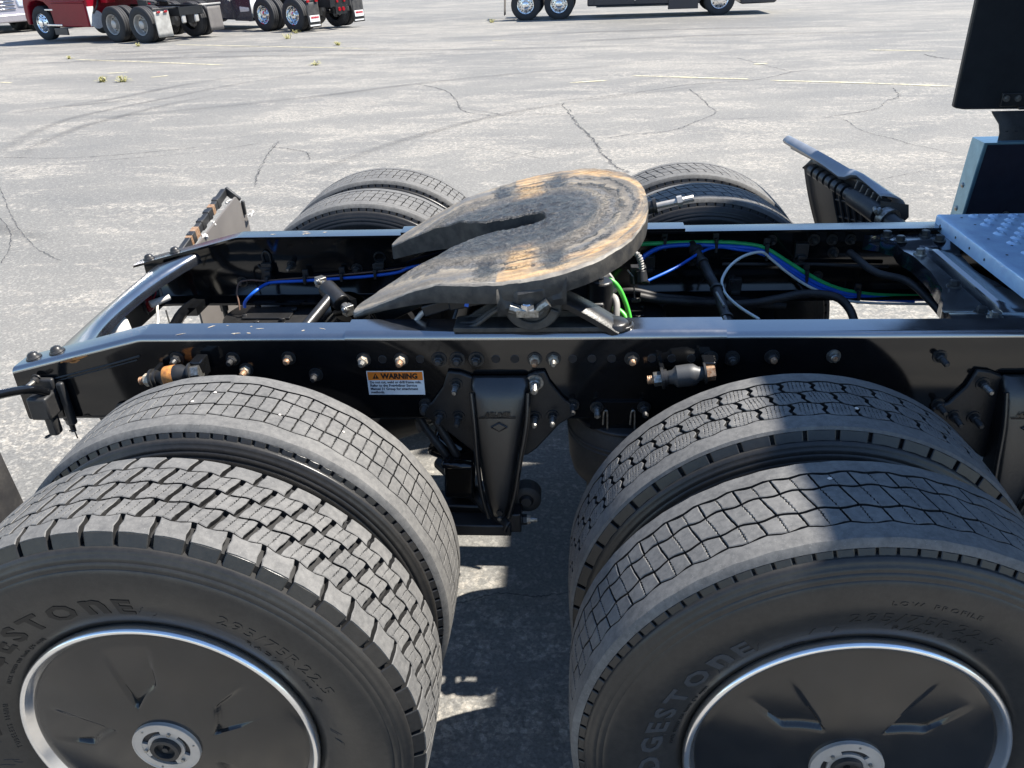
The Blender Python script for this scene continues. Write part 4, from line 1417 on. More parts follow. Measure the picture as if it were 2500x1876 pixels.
# ---- rear closing crossmember and what hangs behind it
def rear_cross():
    mb = MB()
    rows = []
    for i in range(33):
        y = -.362 + .724 * i / 32
        t = (y + .362) / .724
        xo = -.628 - .04 * t - .012 * sin(pi * t)
        xi = -.584 + .064 * min(1.15, abs(y / .335)) ** 2.4
        zz = lambda x: min(ZR, ZR + .248 * (x + .335)) - .012
        rows.append([(xo + .004, y, zz(xo) - .15), (xo, y, zz(xo) - .02), (xo + .005, y, zz(xo) - .004), (xo + .014, y, zz(xo) + .001), (xi - .012, y, zz(xi)), (xi, y, zz(xi) - .003), (xi + .008, y, zz(xi) - .012), (xi + .010, y, zz(xi) - .036), (xi + .004, y, zz(xi) - .036), (xi + .002, y, zz(xi) - .014)])
    mb.grid(rows)
    c = mb.build('rear_crossmember', 'rail_paint', truck, 50)
    return c
rc = rear_cross()
mb = MB()
mb.tube([(-.42, -.2, .80), (-.53, .18, .772), (-.535, .33, .765)], .018, 8, 0, 4)
mb.box((-.52, .30, .765), (.05, .12, .03))
mb.build('loom_bracket', 'black_paint', truck, 40)
def lamp():
    h = empty('tail_lamp', (-.70, .25, .79), .3, truck)
    mb = MB()
    mb.cyl((.03, 0, 0), (-.03, 0, 0), .042, .045, 24)
    mb.build('housing', 'plastic_black', h, 40)
    mb = MB()
    mb.lathe([(0, .052), (.018, .05), (.03, .042), (.036, .028)], (0, 0, 0), (1, 0, .2), 24)
    mb.build('lens', 'red_lens', h, 40)
    for i in range(3):
        mb = MB()
        mb.tube([(.05, .0 + i * .006, .01), (.06, .02 + i * .008, .03), (.05, .04, .05 + i * .006), (.02, .06, .05)], .0018, 5)
        mb.build('wire', 'bright_red', h)
lamp()
mb = MB()
mb.lathe([(0, .055), (.03, .05), (.05, .03), (.058, 0), (.05, -.02), (.0, -.025)], (-.63, -.06, .835), (.35, .3, .6), 24)
mb.build('license_lamp', 'white_clip', truck, 50)
mb = MB()
mb.cyl((-.605, .245, .885), (-.60, .225, .81), .0045, .0045, 8)
mb.cyl((-.60, .235, .775), (-.59, .22, .70), .003, .003, 8)
mb.build('wire_rod', 'bolt_zinc', truck)
mb = MB()
mb.cyl((-.625, .19, .815), (-.575, .235, .823), .0125, .010, 10)
mb.tube([(-.605, .2, .812), (-.595, .17, .80), (-.585, .14, .775), (-.58, .10, .76)], .004, 8)
mb.build('white_connector', 'white_clip', truck, 40)

# tow hook and bracket at the near rail end
def end_bracket():
    h = empty('flap_bracket', (0, 0, 0), 0, truck)
    mb = MB()
    mb.box((-.607, -.478, .812), (.056, .064, .064), taper=.96)
    mb.box((-.604, -.475, .757), (.026, .03, .075))
    mb.box((-.612, -.448, .85), (.06, .018, .05))
    mb.box((-.565, -.452, .80), (.02, .02, .13))
    mb.build('clamp_block', 'plastic_black', h, 40, .006, 2)
    mb = MB()
    mb.tube([(-.590, -.475, .846), (-.603, -.50, .868), (-.618, -.535, .885), (-.640, -.60, .905), (-.665, -.70, .925), (-.69, -.85, .93), (-.69, -1.15, .92)], .0115, 12, 0, 8)
    mb.build('spring_arm', 'black_paint', h, 60)
    o = bolt(h, -.627, -.45, .872, 'stud', sc=.85)
    mb = MB()
    mb.tube([(-.61, -.47, .722), (-.625, -.49, .715), (-.635, -.48, .712), (-.62, -.46, .714)], .002, 6)
    mb.tube([(-.57, -.47, .725), (-.553, -.475, .727), (-.55, -.475, .705)], .002, 6)
    mb.build('split_pin', 'bolt_black', h)
    return h
end_bracket()
mb = MB()
mb.tube([(-.415, -YR - .002, .762), (-.435, -YR - .006, .776), (-.43, -YR - .006, .79), (-.40, -YR - .006, .796), (-.33, -YR - .004, .80)], .003, 6)
mb.build('cable_loop', 'hose_black', truck)

def mud_flap(pts_top, drop, name_mat, thick=.006):
    mb = MB()
    rows = []
    n = 12
    a, b = Vector(pts_top[0]), Vector(pts_top[1])
    for k in range(9):
        t = k / 8
        rows.append([tuple(a.lerp(b, i / n) + Vector((.012 * sin(i * 1.3 + k * .5) * t + .03 * t, 0, -drop * t))) for i in range(n + 1)])
    mb.grid(rows)
    o = mb.build('mud_flap', name_mat, truck, 60)
    s_ = o.modifiers.new('thickness', 'SOLIDIFY')
    s_.thickness = thick
    return o
mud_flap([(-.60, -.70, .84), (-.62, -1.26, .84)], .62, 'flap_black')

# far mud flap hung from its spring arm
def far_flap():
    h = empty('flap_hanger', (0, 0, 0), 0, truck)
    mb = MB()
    A_, B_ = Vector((-.650, .50, .868)), Vector((-.668, 1.06, .957))
    d = B_ - A_
    mb.box(tuple((A_ + B_) / 2), (.022, d.length, .034), rx=atan2(d.z, d.y), rz=.03)
    mb.box(tuple(B_ + Vector((.03, .005, -.014))), (.075, .016, .03), ry=.75)
    mb.box(tuple(B_ + Vector((.068, .012, -.07))), (.014, .016, .06))
    mb.box(tuple(A_ + Vector((-.01, -.05, -.008))), (.035, .13, .03), rx=atan2(d.z, d.y))
    mb.build('arm', 'plastic_black', h, 30, .004)
    mb = MB()
    for t0, t1 in ((.22, .38), (.68, .73)):
        mb = MB()
        mb.box(tuple(A_ + d * ((t0 + t1) / 2)), (.0235, d.length * (t1 - t0), .0355), rx=atan2(d.z, d.y), rz=.03)
        mb.build('rust_patch', 'bolt_rust', h, 0)
    for t in (.28, .48, .62, .82):
        mb = MB()
        p = A_ + d * t
        mb.box(tuple(p), (.027, .034, .041), rx=atan2(d.z, d.y))
        mb.build('clamp', 'bolt_black', h, 30, .003)
    for p in (A_ + d * .36, A_ + d * .56, A_ + d * .93, B_ + Vector((.065, .01, -.075))):
        mb = MB()
        for k in range(5):
            q = p + Vector((.022 + R.uniform(-.004, .022), R.uniform(-.014, .014), R.uniform(-.03, -.012)))
            mb.cyl(q, q + Vector((R.uniform(-.014, .02), R.uniform(-.018, .018), R.uniform(-.012, .006))), .006, .004, 6)
        mb.build('wing_nut', 'white_clip', h, 30)
    mb = MB()
    poly = [(.52, .855), (1.03, .945), (1.085, .885), (1.10, .82), (1.08, .25), (.52, .25)]
    mb.prism(poly, lambda a, b, dd: (-.64 + .045 * (a - .5) + dd + .03 * (.95 - b), a, b), 0, .008)
    mb.build('mud_flap', 'flap_grey', h, 30)
far_flap()

# ------------------------------------------------------------------ fifth wheel
FX, FZ, FT = .60, 1.137, .19      # plate origin and backward tilt
def fz(u, v):
    z = FZ + FT * u
    if u < -.155:
        t = -.155 - u
        z -= t * .20 + t * t * .40
    # the wiped and worn relief of the deck
    r = .9 * hypot((u - .06) * (1.28 if u > .06 else .72), v)
    z -= .0035 * math.exp(-((r - .285) / .012) ** 2) * (1 if u > -.15 else 0)
    z -= .0028 * math.exp(-((r - .205) / .016) ** 2)
    z += .0016 * math.exp(-((r - .245) / .02) ** 2)
    if u > .09 and abs(v) > .17:
        # lube groove that runs outward from the ring
        z -= .003 * math.exp(-((abs(v) - .25 - (u - .1) * .35) / .009) ** 2)
    for uu in (-.03, .14):
        k = math.exp(-((u - uu) / .026) ** 4) * math.exp(-((abs(v) - .345) / .062) ** 4)
        z -= .004 * k
    g = max(0, 1 - r / .26)
    z += g * .008 * (noise.noise(Vector((u * 34, v * 34, 1))) * .6 + abs(noise.noise(Vector((u * 80, v * 80, 4)))) * .9 - .3)
    z += .0022 * noise.noise(Vector((u * 24, v * 24, 8))) + .0012 * noise.noise(Vector((u * 75, v * 75, 5)))
    return z

def lerp_tab(tab, x):
    if x <= tab[0][0]:
        return tab[0][1]
    for (a, fa), (b, fb) in zip(tab, tab[1:]):
        if x <= b:
            t = (x - a) / (b - a)
            return fa + (fb - fa) * t
    return tab[-1][1]
V_OUT = [(-.400, .292), (-.392, .312), (-.37, .324), (-.28, .352), (-.2, .377), (-.155, .394), (-.11, .418), (-.05, .452), (0, .474), (.06, .488), (.12, .490), (.17, .480), (.22, .458), (.26, .428), (.30, .384), (.33, .338), (.355, .28), (.375, .21), (.388, .125), (.392, .06), (.393, 0.0)]
V_IN = [(-.400, .262), (-.390, .238), (-.36, .222), (-.28, .188), (-.2, .148), (-.155, .122), (-.12, .092), (-.09, .068), (-.06, .056), (-.02, .0525), (.058, .0525)]
def v_in(u):
    if u <= .058:
        return lerp_tab(V_IN, u)
    if u < .1105:
        return sqrt(max(0, .0525 ** 2 - (u - .058) ** 2))
    return 0.0
def thick(u, v):
    base = .05 if u > -.155 else max(.012, .05 - (-.155 - u) * .165)
    return base

def build_fifth():
    fw = empty('fifth_wheel', (FX, 0, 0), 0, truck)
    us = sorted(set([-.400, -.396, -.391, -.384] + [-.37 + .0066 * i for i in range(111)] + [.058 + .0525 * sin(radians(a)) for a in range(0, 91, 6)] + [.36, .366, .372, .378, .383, .387, .390, .392, .393]))
    us = [u for u in us if u <= .393]
    K = 64
    top, sidem = MB(), None
    mb = MB()
    for sg in (-1, 1):
        G, B, Lip = [], [], []
        for u in us:
            a, b = v_in(u), lerp_tab(V_OUT, u)
            row, brow = [], []
            for k in range(K + 1):
                v = a + (b - a) * k / K
                e = min((b - v), (v - a) if u < .11 else 1)
                edge = .0045 * max(0, 1 - e / .007) ** 2
                wob = .0022 * noise.noise(Vector((u * 26, sg * v * 26, 3))) if k in (0, K) else 0
                row.append((u, sg * (v + wob), fz(u, sg * v) - edge))
                brow.append((u, sg * v, FZ + FT * u - (0 if u > -.155 else (-.155 - u) * .20 + (-.155 - u) ** 2 * .40) - thick(u, v)))
            G.append(row)
            B.append(brow)
        mb.grid([r_[:K - 1] for r_ in G], 0)
        mb.grid([r_[K - 2:] for r_ in G], 2)
        mb.grid(B, 1)
        for k in (0, K):
            rows = []
            for i in range(len(us)):
                t, b_ = Vector(G[i][k]), Vector(B[i][k])
                extra = Vector((0, 0, 0))
                if k == 0 and us[i] < .1105:
                    b_ = b_ + Vector((0, 0, -.035))
                rows.append([tuple(t.lerp(b_, q / 3) + Vector((0, sg * (.004 * sin(q / 3 * pi) if k else 0), 0)) + extra) for q in range(4)])
            mb.grid(rows, 1)
        mb.add(G[0] + B[0], [(i, i + 1, K + 2 + i, K + 1 + i) for i in range(K)], 1)
    mb.build('coupling_plate', ['greasy_plate', 'plate_side', 'worn_edge'], fw, 40)
    # underside ribs and lock housing
    mb = MB()
    mb.box((.10, 0, 1.075), (.36, .30, .07), ry=-FT)
    mb.box((.09, .0, 1.10), (.05, .84, .05), ry=-FT)
    for sg in (-1, 1):
        mb.box((.0, sg * .385, 1.083), (.26, .02, .05), ry=-FT)
        mb.box((-.25, sg * .27, 1.005), (.2, .03, .04), ry=-.45)
        mb.box((-.10, sg * .30, 1.055), (.2, .16, .03), ry=-.3)
    mb.build('lock_housing', 'frame_dark', fw, 30, .004)
    for sg in (-1, 1):
        # pivot boss on the plate's flank: two fluted posts with a web between them
        mb = MB()
        rows = []
        for z_, dy in ((-.012, .0), (-.03, .014), (-.062, .016), (-.082, .006)):
            row = []
            for i in range(29):
                u = .005 + .165 * i / 28
                flute = max(math.exp(-((u - .028) / .017) ** 4), math.exp(-((u - .143) / .020) ** 4))
                y = .462 + dy + .020 * (1 - flute if z_ > -.05 else .5)
                row.append((u, sg * y, FZ + FT * u + z_))
            rows.append(row)
        mb.grid(rows)
        b0 = [(u, sg * .40, z) for u, y, z in rows[-1]]
        mb.grid([rows[-1], b0])
        for e in (0, -1):
            mb.grid([[r_[e] for r_ in rows], [(r_[e][0], sg * .40, r_[e][2]) for r_ in rows]])
        mb.build('pivot_boss', 'plate_side', fw, 45)
        # rocker shoe: the rounded hanging cheek round the pivot pin
        mb = MB()
        poly = []
        c0, zc = .088, 1.064
        for i in range(25):
            a = pi + pi * i / 24
            poly.append((c0 + .07 * cos(a), zc + .012 + .066 * sin(a)))
        poly += [(c0 + .07, zc + .025), (c0 - .07, zc + .015)]
        mb.prism(poly, lambda a, b, d: (a, sg * (.452 + d), b), -.045, .010)
        inner = [(c0 + .044 * cos(pi * 1.02 + pi * .92 * i / 16), zc + .016 + .044 * sin(pi * 1.02 + pi * .92 * i / 16)) for i in range(17)]
        outer = [(c0 + .066 * cos(pi * 1.02 + pi * .92 * i / 16), zc + .012 + .062 * sin(pi * 1.02 + pi * .92 * i / 16)) for i in range(17)]
        mb.prism(outer + inner[::-1], lambda a, b, d: (a, sg * (.462 + d), b), 0, .010)
        mb.build('rocker_shoe', 'plate_side', fw, 40, .003)
        # retaining clip and bright bolt over the pin
        mb = MB()
        P = [(.035, 1.085), (.058, 1.078), (.075, 1.070), (.098, 1.072), (.110, 1.085), (.128, 1.098)]
        mb.tube([(a, sg * .494, b) for a, b in P], .0125, 8, 0, 5)
        mb.box((.078, sg * .492, 1.074), (.052, .034, .016))
        mb.cyl((.078, sg * .492, 1.080), (.078, sg * .492, 1.094), .018, .017, 6, 1)
        mb.cyl((.078, sg * .492, 1.094), (.078, sg * .492, 1.0965), .014, .012, 12, 1)
        mb.build('pin_clip', ['bolt_zinc', 'chrome'], fw, 40)
        # pedestal standing on the rail
        ped = empty('pedestal', (0, 0, 0), 0, truck)
        mb = MB()
        out = [(.492, .999), (.492, 1.008), (.52, 1.012), (.575, 1.050), (.62, 1.068), (.66, 1.070), (.69, 1.030), (.72, 1.070), (.765, 1.068), (.80, 1.052), (.86, 1.012), (.885, 1.008), (.885, .999)]
        mb.prism(out, lambda a, b, d: (a, sg * (.366 + d), b), 0, .012)
        # open triangular windows are framed by bars in front of the web
        fr = [(.505, 1.004), (.545, 1.012), (.60, 1.052), (.66, 1.072)]
        mb.tube([(a, sg * .410, b) for a, b in fr], .008, 8, 0, 5)
        mb.tube([(a, sg * .430, b) for a, b in fr], .006, 8, 0, 5)
        mb.box((.69, sg * .42, 1.025), (.024, .035, .055))
        mb.box((.69, sg * .41, 1.0045), (.40, .07, .012))
        for a0, b0, a1, b1 in ((.545, 1.018, .665, 1.032), (.715, 1.032, .84, 1.016)):
            mb.tube([(a0, sg * .379, b0), (a1, sg * .379, b1)], .003, 6)
        mb.build('web', 'plate_side', ped, 40, .003)
        mb = MB()
        rows = []
        for i in range(15):
            t = i / 14
            x = .755 + .14 * t
            z = 1.090 - .085 * (t ** .85) + .006 * sin(t * pi)
            w_ = .035 + .012 * t
            rows.append([(x, sg * (.385 - .02), z), (x + .004, sg * (.40), z + .002), (x + .006, sg * (.40 + w_ * .8), z), (x + .002, sg * (.405 + w_), z - .01), (x - .014, sg * (.402 + w_), z - .016)])
        mb.grid(rows)
        mb.lathe([(0, 1.016), (.028, 1.015), (.034, 1.010), (.036, .998)], (.890, sg * .413, 0), (0, 0, 1), 20)
        mb.build('brace', 'cast_black', ped, 50)
        mb = MB()
        P = [(.50, .4395, 1.0), (.60, .442, .9995), (.70, .441, 1.0), (.80, .442, .9995), (.90, .440, 1.0), (.928, .425, 1.0), (.932, .40, 1.0)]
        mb.tube([(x, sg * (y - .003), z) for x, y, z in P], .0055, 8, 0, 7)
        mb.build('weld_bead', 'cast_black', ped, 60)
    # release rod with nuts at the front of the plate
    mb = MB()
    a, b = Vector((.425, .135, 1.138)), Vector((.545, .135, 1.163))
    d = (b - a)
    mb.cyl(a - d * .25, a + d * .02, .020, .020, 16, 1)
    mb.cyl(a + d * .02, a + d * .10, .025, .025, 16, 1)
    mb.cyl(a, b, .0095, .0095, 12, 0)
    mb.cyl(a + d * .60, a + d * .72, .0165, .0165, 6, 0)
    for i in range(9):
        mb.cyl(a + d * (.74 + i * .03), a + d * (.755 + i * .03), .0105, .0095, 10, 0, caps=False)
    mb.build('release_rod', ['hub_silver', 'bolt_black'], fw, 30)
    mb = MB()
    mb.tube([(-.225, -.36, .985), (-.20, -.36, 1.015), (-.165, -.36, 1.035), (-.11, -.35, 1.04)], .007, 8)
    mb.build('pull_handle', 'hub_silver', fw, 60)
    mb = MB()
    mb.box((-.075, -.4165, 1.068), (.010, .003, .024), ry=.25)
    mb.build('blue_tie', 'hose_blue', fw, 0)
build_fifth()

# ------------------------------------------------------------------ air lines, cables and valves between the rails
LINES = {
    'green': [(0.80, 0.4, 0.915), (0.936, 0.4, 0.918), (1.029, 0.4, 0.933), (1.268, 0.4, 0.936), (1.368, 0.4, 0.928), (1.433, 0.395, 0.915), (1.509, 0.385, 0.87), (1.574, 0.38, 0.83), (1.656, 0.38, 0.786), (1.753, 0.38, 0.758), (1.947, 0.38, 0.743), (2.6, .38, .74)],
    'blue1': [(1.02, .35, .895), (1.039, 0.36, 0.911), (1.09, 0.385, 0.926), (1.167, 0.39, 0.931), (1.267, 0.39, 0.927), (1.367, 0.39, 0.919), (1.431, 0.385, 0.904), (1.507, 0.375, 0.859), (1.572, 0.37, 0.817), (1.655, 0.37, 0.777), (1.75, 0.37, 0.751), (1.944, 0.37, 0.737), (2.6, .37, .735)],
    'blue2': [(1.03, 0.2, 0.878), (1.123, 0.26, 0.899), (1.251, 0.38, 0.922), (1.35, 0.38, 0.914), (1.431, 0.38, 0.895), (1.507, 0.37, 0.850), (1.572, 0.362, 0.807), (1.654, 0.362, 0.766), (1.75, 0.362, 0.743), (1.943, 0.362, 0.731)],
    'white': [(2.3, .35, .725), (1.938, 0.35, 0.727), (1.747, 0.35, 0.736), (1.651, 0.35, 0.762), (1.57, 0.352, 0.800), (1.505, 0.358, 0.843), (1.447, 0.36, 0.890), (1.41, 0.34, 0.92), (1.352, 0.31, 0.92), (1.304, 0.28, 0.9), (1.273, 0.24, 0.874), (1.265, 0.2, 0.858), (1.277, 0.16, 0.839), (1.308, 0.1, 0.825), (1.354, 0.04, 0.812)],
    'lime': [(0.876, 0.05, 0.947), (0.9, 0.04, 0.946), (0.924, 0.03, 0.926), (0.942, 0.02, 0.892), (0.955, 0.01, 0.856), (0.962, 0.0, 0.825), (.97, -.02, .78)],
    'lime2': [(0.909, 0.06, 0.853), (0.941, 0.04, 0.834), (0.959, 0.02, 0.809), (.98, 0, .78)],
    'grey': [(.87, .04, .885), (0.898, 0.02, 0.9), (0.913, 0.0, 0.901), (0.918, -0.02, 0.884), (0.915, -0.04, 0.851), (.91, -.05, .80)],
    'duct1': [(.93, .3, .80), (0.996, 0.3, 0.804), (1.089, 0.3, 0.783), (1.197, 0.3, 0.772), (1.29, 0.3, 0.756), (1.5, .3, .745)],
    'duct2': [(1.013, 0.28, 0.792), (1.087, 0.28, 0.778), (1.263, 0.28, 0.765), (1.377, 0.28, 0.764), (1.466, 0.28, 0.78), (1.553, 0.28, 0.797), (1.637, 0.26, 0.795), (1.679, 0.24, 0.77), (1.696, 0.2, 0.731), (1.70, .16, .66)],
    'duct3': [(1.70, .36, .91), (1.747, 0.24, 0.886), (1.834, 0.2, 0.87), (1.874, 0.1, 0.843), (1.909, 0.0, 0.80), (1.95, -.15, .74)],
    'tail_blue': [(-0.350, 0.3, 0.755), (-0.344, 0.3, 0.776), (-0.312, 0.31, 0.806), (-0.282, 0.36, 0.817), (-0.247, 0.38, 0.817), (-0.15, 0.39, 0.817), (-0.019, 0.4, 0.821), (0.081, 0.4, 0.828), (0.181, 0.4, 0.841), (0.249, 0.4, 0.863), (.5, .4, .90), (.9, .4, .92)],
    'tail_brown': [(-.37, .30, .745), (-0.372, 0.31, 0.767), (-0.379, 0.33, 0.802), (-0.371, 0.35, 0.828), (-0.337, 0.36, 0.833), (-0.29, 0.37, 0.826), (-0.215, 0.39, 0.824), (-0.084, 0.40, 0.829), (0.082, 0.408, 0.840), (0.215, 0.408, 0.856), (.5, .4, .91)],
    'trunk': [(1.19, 0.40, 0.93), (1.218, 0.3, 0.896), (1.226, 0.2, 0.886), (1.239, 0.15, 0.867), (1.237, 0.05, 0.862), (1.241, -0.05, 0.846), (1.25, -.25, .80), (1.25, -.35, .76)],
}
def line(nm, key, r, mt, n=8):
    mb = MB()
    mb.tube(LINES[key], r, n, 0, 7)
    return mb.build(nm, mt, truck, 60)
line('air_line', 'green', .0078, 'hose_green').__setitem__('label', 'green air line along the far rail')
line('air_line', 'blue1', .0078, 'hose_blue').__setitem__('label', 'thick blue air line along the far rail')
line('air_line', 'blue2', .005, 'hose_blue').__setitem__('label', 'thin blue air line rising from the valve')
line('air_line', 'white', .0048, 'hose_white').__setitem__('label', 'white air line in a wide loop')
line('air_line', 'lime', .0075, 'hose_lime').__setitem__('label', 'bright green air line from the brass fittings')
line('air_line', 'lime2', .009, 'hose_lime').__setitem__('label', 'short bright green air line')
line('air_line', 'grey', .011, 'hose_grey').__setitem__('label', 'bent grey hose by the brass fittings')
line('air_line', 'tail_blue', .0058, 'hose_blue').__setitem__('label', 'blue air line to the rear air spring')
line('air_line', 'tail_brown', .0032, 'hose_brown').__setitem__('label', 'thin brown air line to the rear air spring')
line('cable_duct', 'duct1', .011, 'hose_black')
line('cable_duct', 'duct2', .0145, 'hose_black')
line('cable_duct', 'duct3', .012, 'hose_black')
t_ = line('trunk_hose', 'trunk', .0155, 'hose_black', 10)
for (a, b, r) in (((1.214, .31, .899), (1.216, .30, .896), .021), ((1.2385, .155, .868), (1.2385, .145, .8665), .0205), ((1.24, -.03, .851), (1.24, -.04, .849), .0205), ((1.20, .37, .92), (1.205, .355, .915), .024)):
    mb = MB()
    mb.cyl(a, b, r, r, 14, 0)
    mb.build('hose_clamp', 'plastic_black', t_, 30)
for (a, b, r) in (((1.226, .08, .885), (1.236, .0, .875), .004), ((1.228, -.06, .866), (1.24, -.20, .835), .0055)):
    mb = MB()
    mb.cyl(a, b, r, r, 8, 0)
    mb.build('grey_wire', 'hose_grey', t_, 30)
def ties():
    for x, y, z, w in ((1.10, .40, .931, .03), (1.27, .395, .925, .034), (1.437, .385, .903, .044), (1.575, .372, .815, .04), (1.755, .368, .748, .034), (-.282, .38, .82, .018), (-.15, .392, .82, .016), (-.02, .40, .824, .016), (.10, .405, .832, .02)):
        mb = MB()
        mb.box((x, y - .002, z), (.010, .026, w + .008))
        mb.box((x, y - .004, z + w / 2 + .005), (.013, .015, .008))
        mb.box((x, y + .012, z + w / 2 + .01), (.02, .012, .03))
        mb.build('cable_tie', 'plastic_black', truck, 30, .0015)
ties()
def valve():
    v = empty('air_valve', (0, 0, 0), 0, truck)
    mb = MB()
    mb.box((.83, .06, .93), (.10, .12, .08))
    mb.box((.80, .02, .86), (.16, .14, .09))
    mb.cyl((.87, .0, .86), (.87, .0, .96), .04, .036, 16)
    mb.build('valve_body', 'cast_black', v, 30, .006)
    for (a, b, r, n, nm, mt) in (((.866, .05, .926), (.884, .052, .938), .020, 6, 'fitting', 'brass'), ((.884, .052, .938), (.905, .054, .954), .017, 14, 'fitting', 'hose_grey'), ((.886, .04, .897), (.902, .04, .911), .017, 6, 'fitting', 'brass'),
                                 ((.902, .04, .911), (.918, .04, .925), .0155, 14, 'fitting', 'hose_grey'), ((.90, -.01, .846), (.918, -.01, .856), .013, 6, 'fitting', 'brass'), ((.865, .04, .865), (.89, .03, .888), .019, 12, 'fitting', 'plastic_black')):
        mb = MB()
        mb.cyl(a, b, r, r, n)
        mb.build(nm, mt, v, 30, .0015)
    lv = empty('levelling_valve', (0, 0, 0), 0, truck)
    mb = MB()
    mb.cyl((1.008, .22, .905), (1.012, .205, .87), .017, .02, 14)
    mb.cyl((1.012, .205, .872), (1.035, .20, .874), .008, .008, 6)
    mb.box((1.0, .24, .885), (.05, .03, .06))
    mb.build('valve_body', 'plastic_black', lv, 30, .003)
    mb = MB()
    mb.tube([(.963, .2, .915), (.978, .2, .897), (.983, .2, .885), (.990, .2, .812)], .0025, 6, 0, 5)
    for q in range(4):
        mb.cyl((.985 + q * .006, .195, .811), (.985 + q * .006, .205, .813), .006, .006, 6)
    mb.build('link_rod', 'bolt_zinc', lv, 30)
    # corrugated sleeve on the line above it
    mb = MB()
    P = [Vector(p) for p in ((.970, .22, .975), (.992, .2, .967), (1.003, .2, .945), (1.006, .2, .921))]
    Q = mb.tube(P, .0075, 8, 0, 6)
    for q in Q[2::2]:
        mb.lathe([(.008, -.002), (.0105, 0), (.008, .002)], q, Q[min(len(Q) - 1, Q.index(q) + 1)] - q + Vector((0, 0, -.0001)), 10)
    mb.build('corrugated_sleeve', 'hose_grey', lv, 40)
valve()

# far rail fittings
def far_fit():
    mb = MB()
    yw = YR - .008
    mb.tube([(-.30, yw - .004, .875), (-.303, yw - .004, .90), (-.29, yw - .004, .915), (-.276, yw - .004, .90), (-.277, yw - .004, .87)], .004, 6)
    mb.box((-.290, yw - .012, .86), (.038, .02, .03))
    mb.box((-.290, yw - .022, .838), (.032, .012, .045))
    mb.cyl((-.29, yw - .03, .84), (-.29, yw - .034, .84), .006, .006, 8)
    mb.tube([(-.325, yw - .003, .865), (-.312, yw - .006, .84), (-.318, yw - .006, .81)], .004, 6)
    mb.build('clip_bracket', 'bolt_black', rail_f, 40, .001)
    mb = MB()
    mb.lathe([(.016, .0), (.018, .006), (.022, .0)], (.115, yw, .886), (0, -1, 0), 20)
    mb.box((.115, yw - .010, .862), (.032, .018, .02))
    mb.box((.115, yw - .014, .842), (.024, .016, .03))
    mb.build('clip_bracket', 'bolt_black', rail_f, 40, .001)
    for x, z, k in ((-.205, .861, 'stud'), (-.395, .80, 'grey'), (.03, .845, 'grey'), (.50, .90, 'black'), (1.46, .93, 'black'), (1.56, .86, 'grey'), (1.60, .93, 'grey'), (1.66, .93, 'black'), (1.72, .93, 'black'), (1.67, .885, 'black'), (1.56, .80, 'black'), (1.63, .80, 'black'), (1.34, .79, 'black'), (1.2, .86, 'black')):
        o = bolt(rail_f, x, yw, z, k)
    # row of three brackets that carry the trunk cables
    for x, z in ((1.56, .90), (1.05, .86), (1.35, .775)):
        mb = MB()
        mb.box((x, yw - .012, z), (.045, .024, .05))
        mb.box((x, yw - .03, z - .02), (.03, .02, .012))
        mb.build('cable_bracket', 'bolt_black', rail_f, 30, .002)
    mb = MB()
    mb.tube([(1.3, yw - .02, .855), (1.5, yw - .02, .852), (1.62, yw - .02, .85), (1.85, yw - .03, .842)], .006, 6)
    mb.build('wire_loom', 'hose_black', rail_f)
far_fit()

# torque rod with its bushing, left of the fifth wheel
def torque():
    h = empty('torque_rod', (0, 0, 0), 0, truck)
    mb = MB()
    mb.tube([(.012, .15, .858), (-.04, .02, .812), (-.12, -.2, .74), (-.16, -.32, .69)], .018, 12, 0, 4)
    mb.build('rod', 'cast_black', h, 60)
    mb = MB()
    a, b = Vector((-.022, .195, .874)), Vector((.058, .112, .838))
    d = (b - a).normalized()
    mb.cyl(a + d * .012, b - d * .012, .030, .030, 24)
    mb.build('bushing', 'cast_black', h, 40, .003)
    for p, s_ in ((a, -1), (b, 1)):
        mb = MB()
        mb.cyl(p + d * s_ * .0, p + d * s_ * .032, .014, .014, 12)
        q = p + d * s_ * .024
        mb.box(tuple(q), (.03, .03, .034), rz=-.8)
        mb.cyl(q, q + Vector((-.004, -.03, .012)), .012, .011, 6)
        mb.cyl(q, q + Vector((-.005, -.036, .015)), .007, .006, 10)
        mb.build('bolt', 'bolt_zinc', h, 30, .002)
    mb = MB()
    mb.box((.03, .19, .80), (.16, .02, .10), rz=-.8)
    mb.lathe([(.06, -.04), (.09, 0), (.06, .05)], (.05, .17, .78), (.3, -.5, .8), 20)
    mb.build('rod_bracket', 'black_paint', h, 40)
torque()

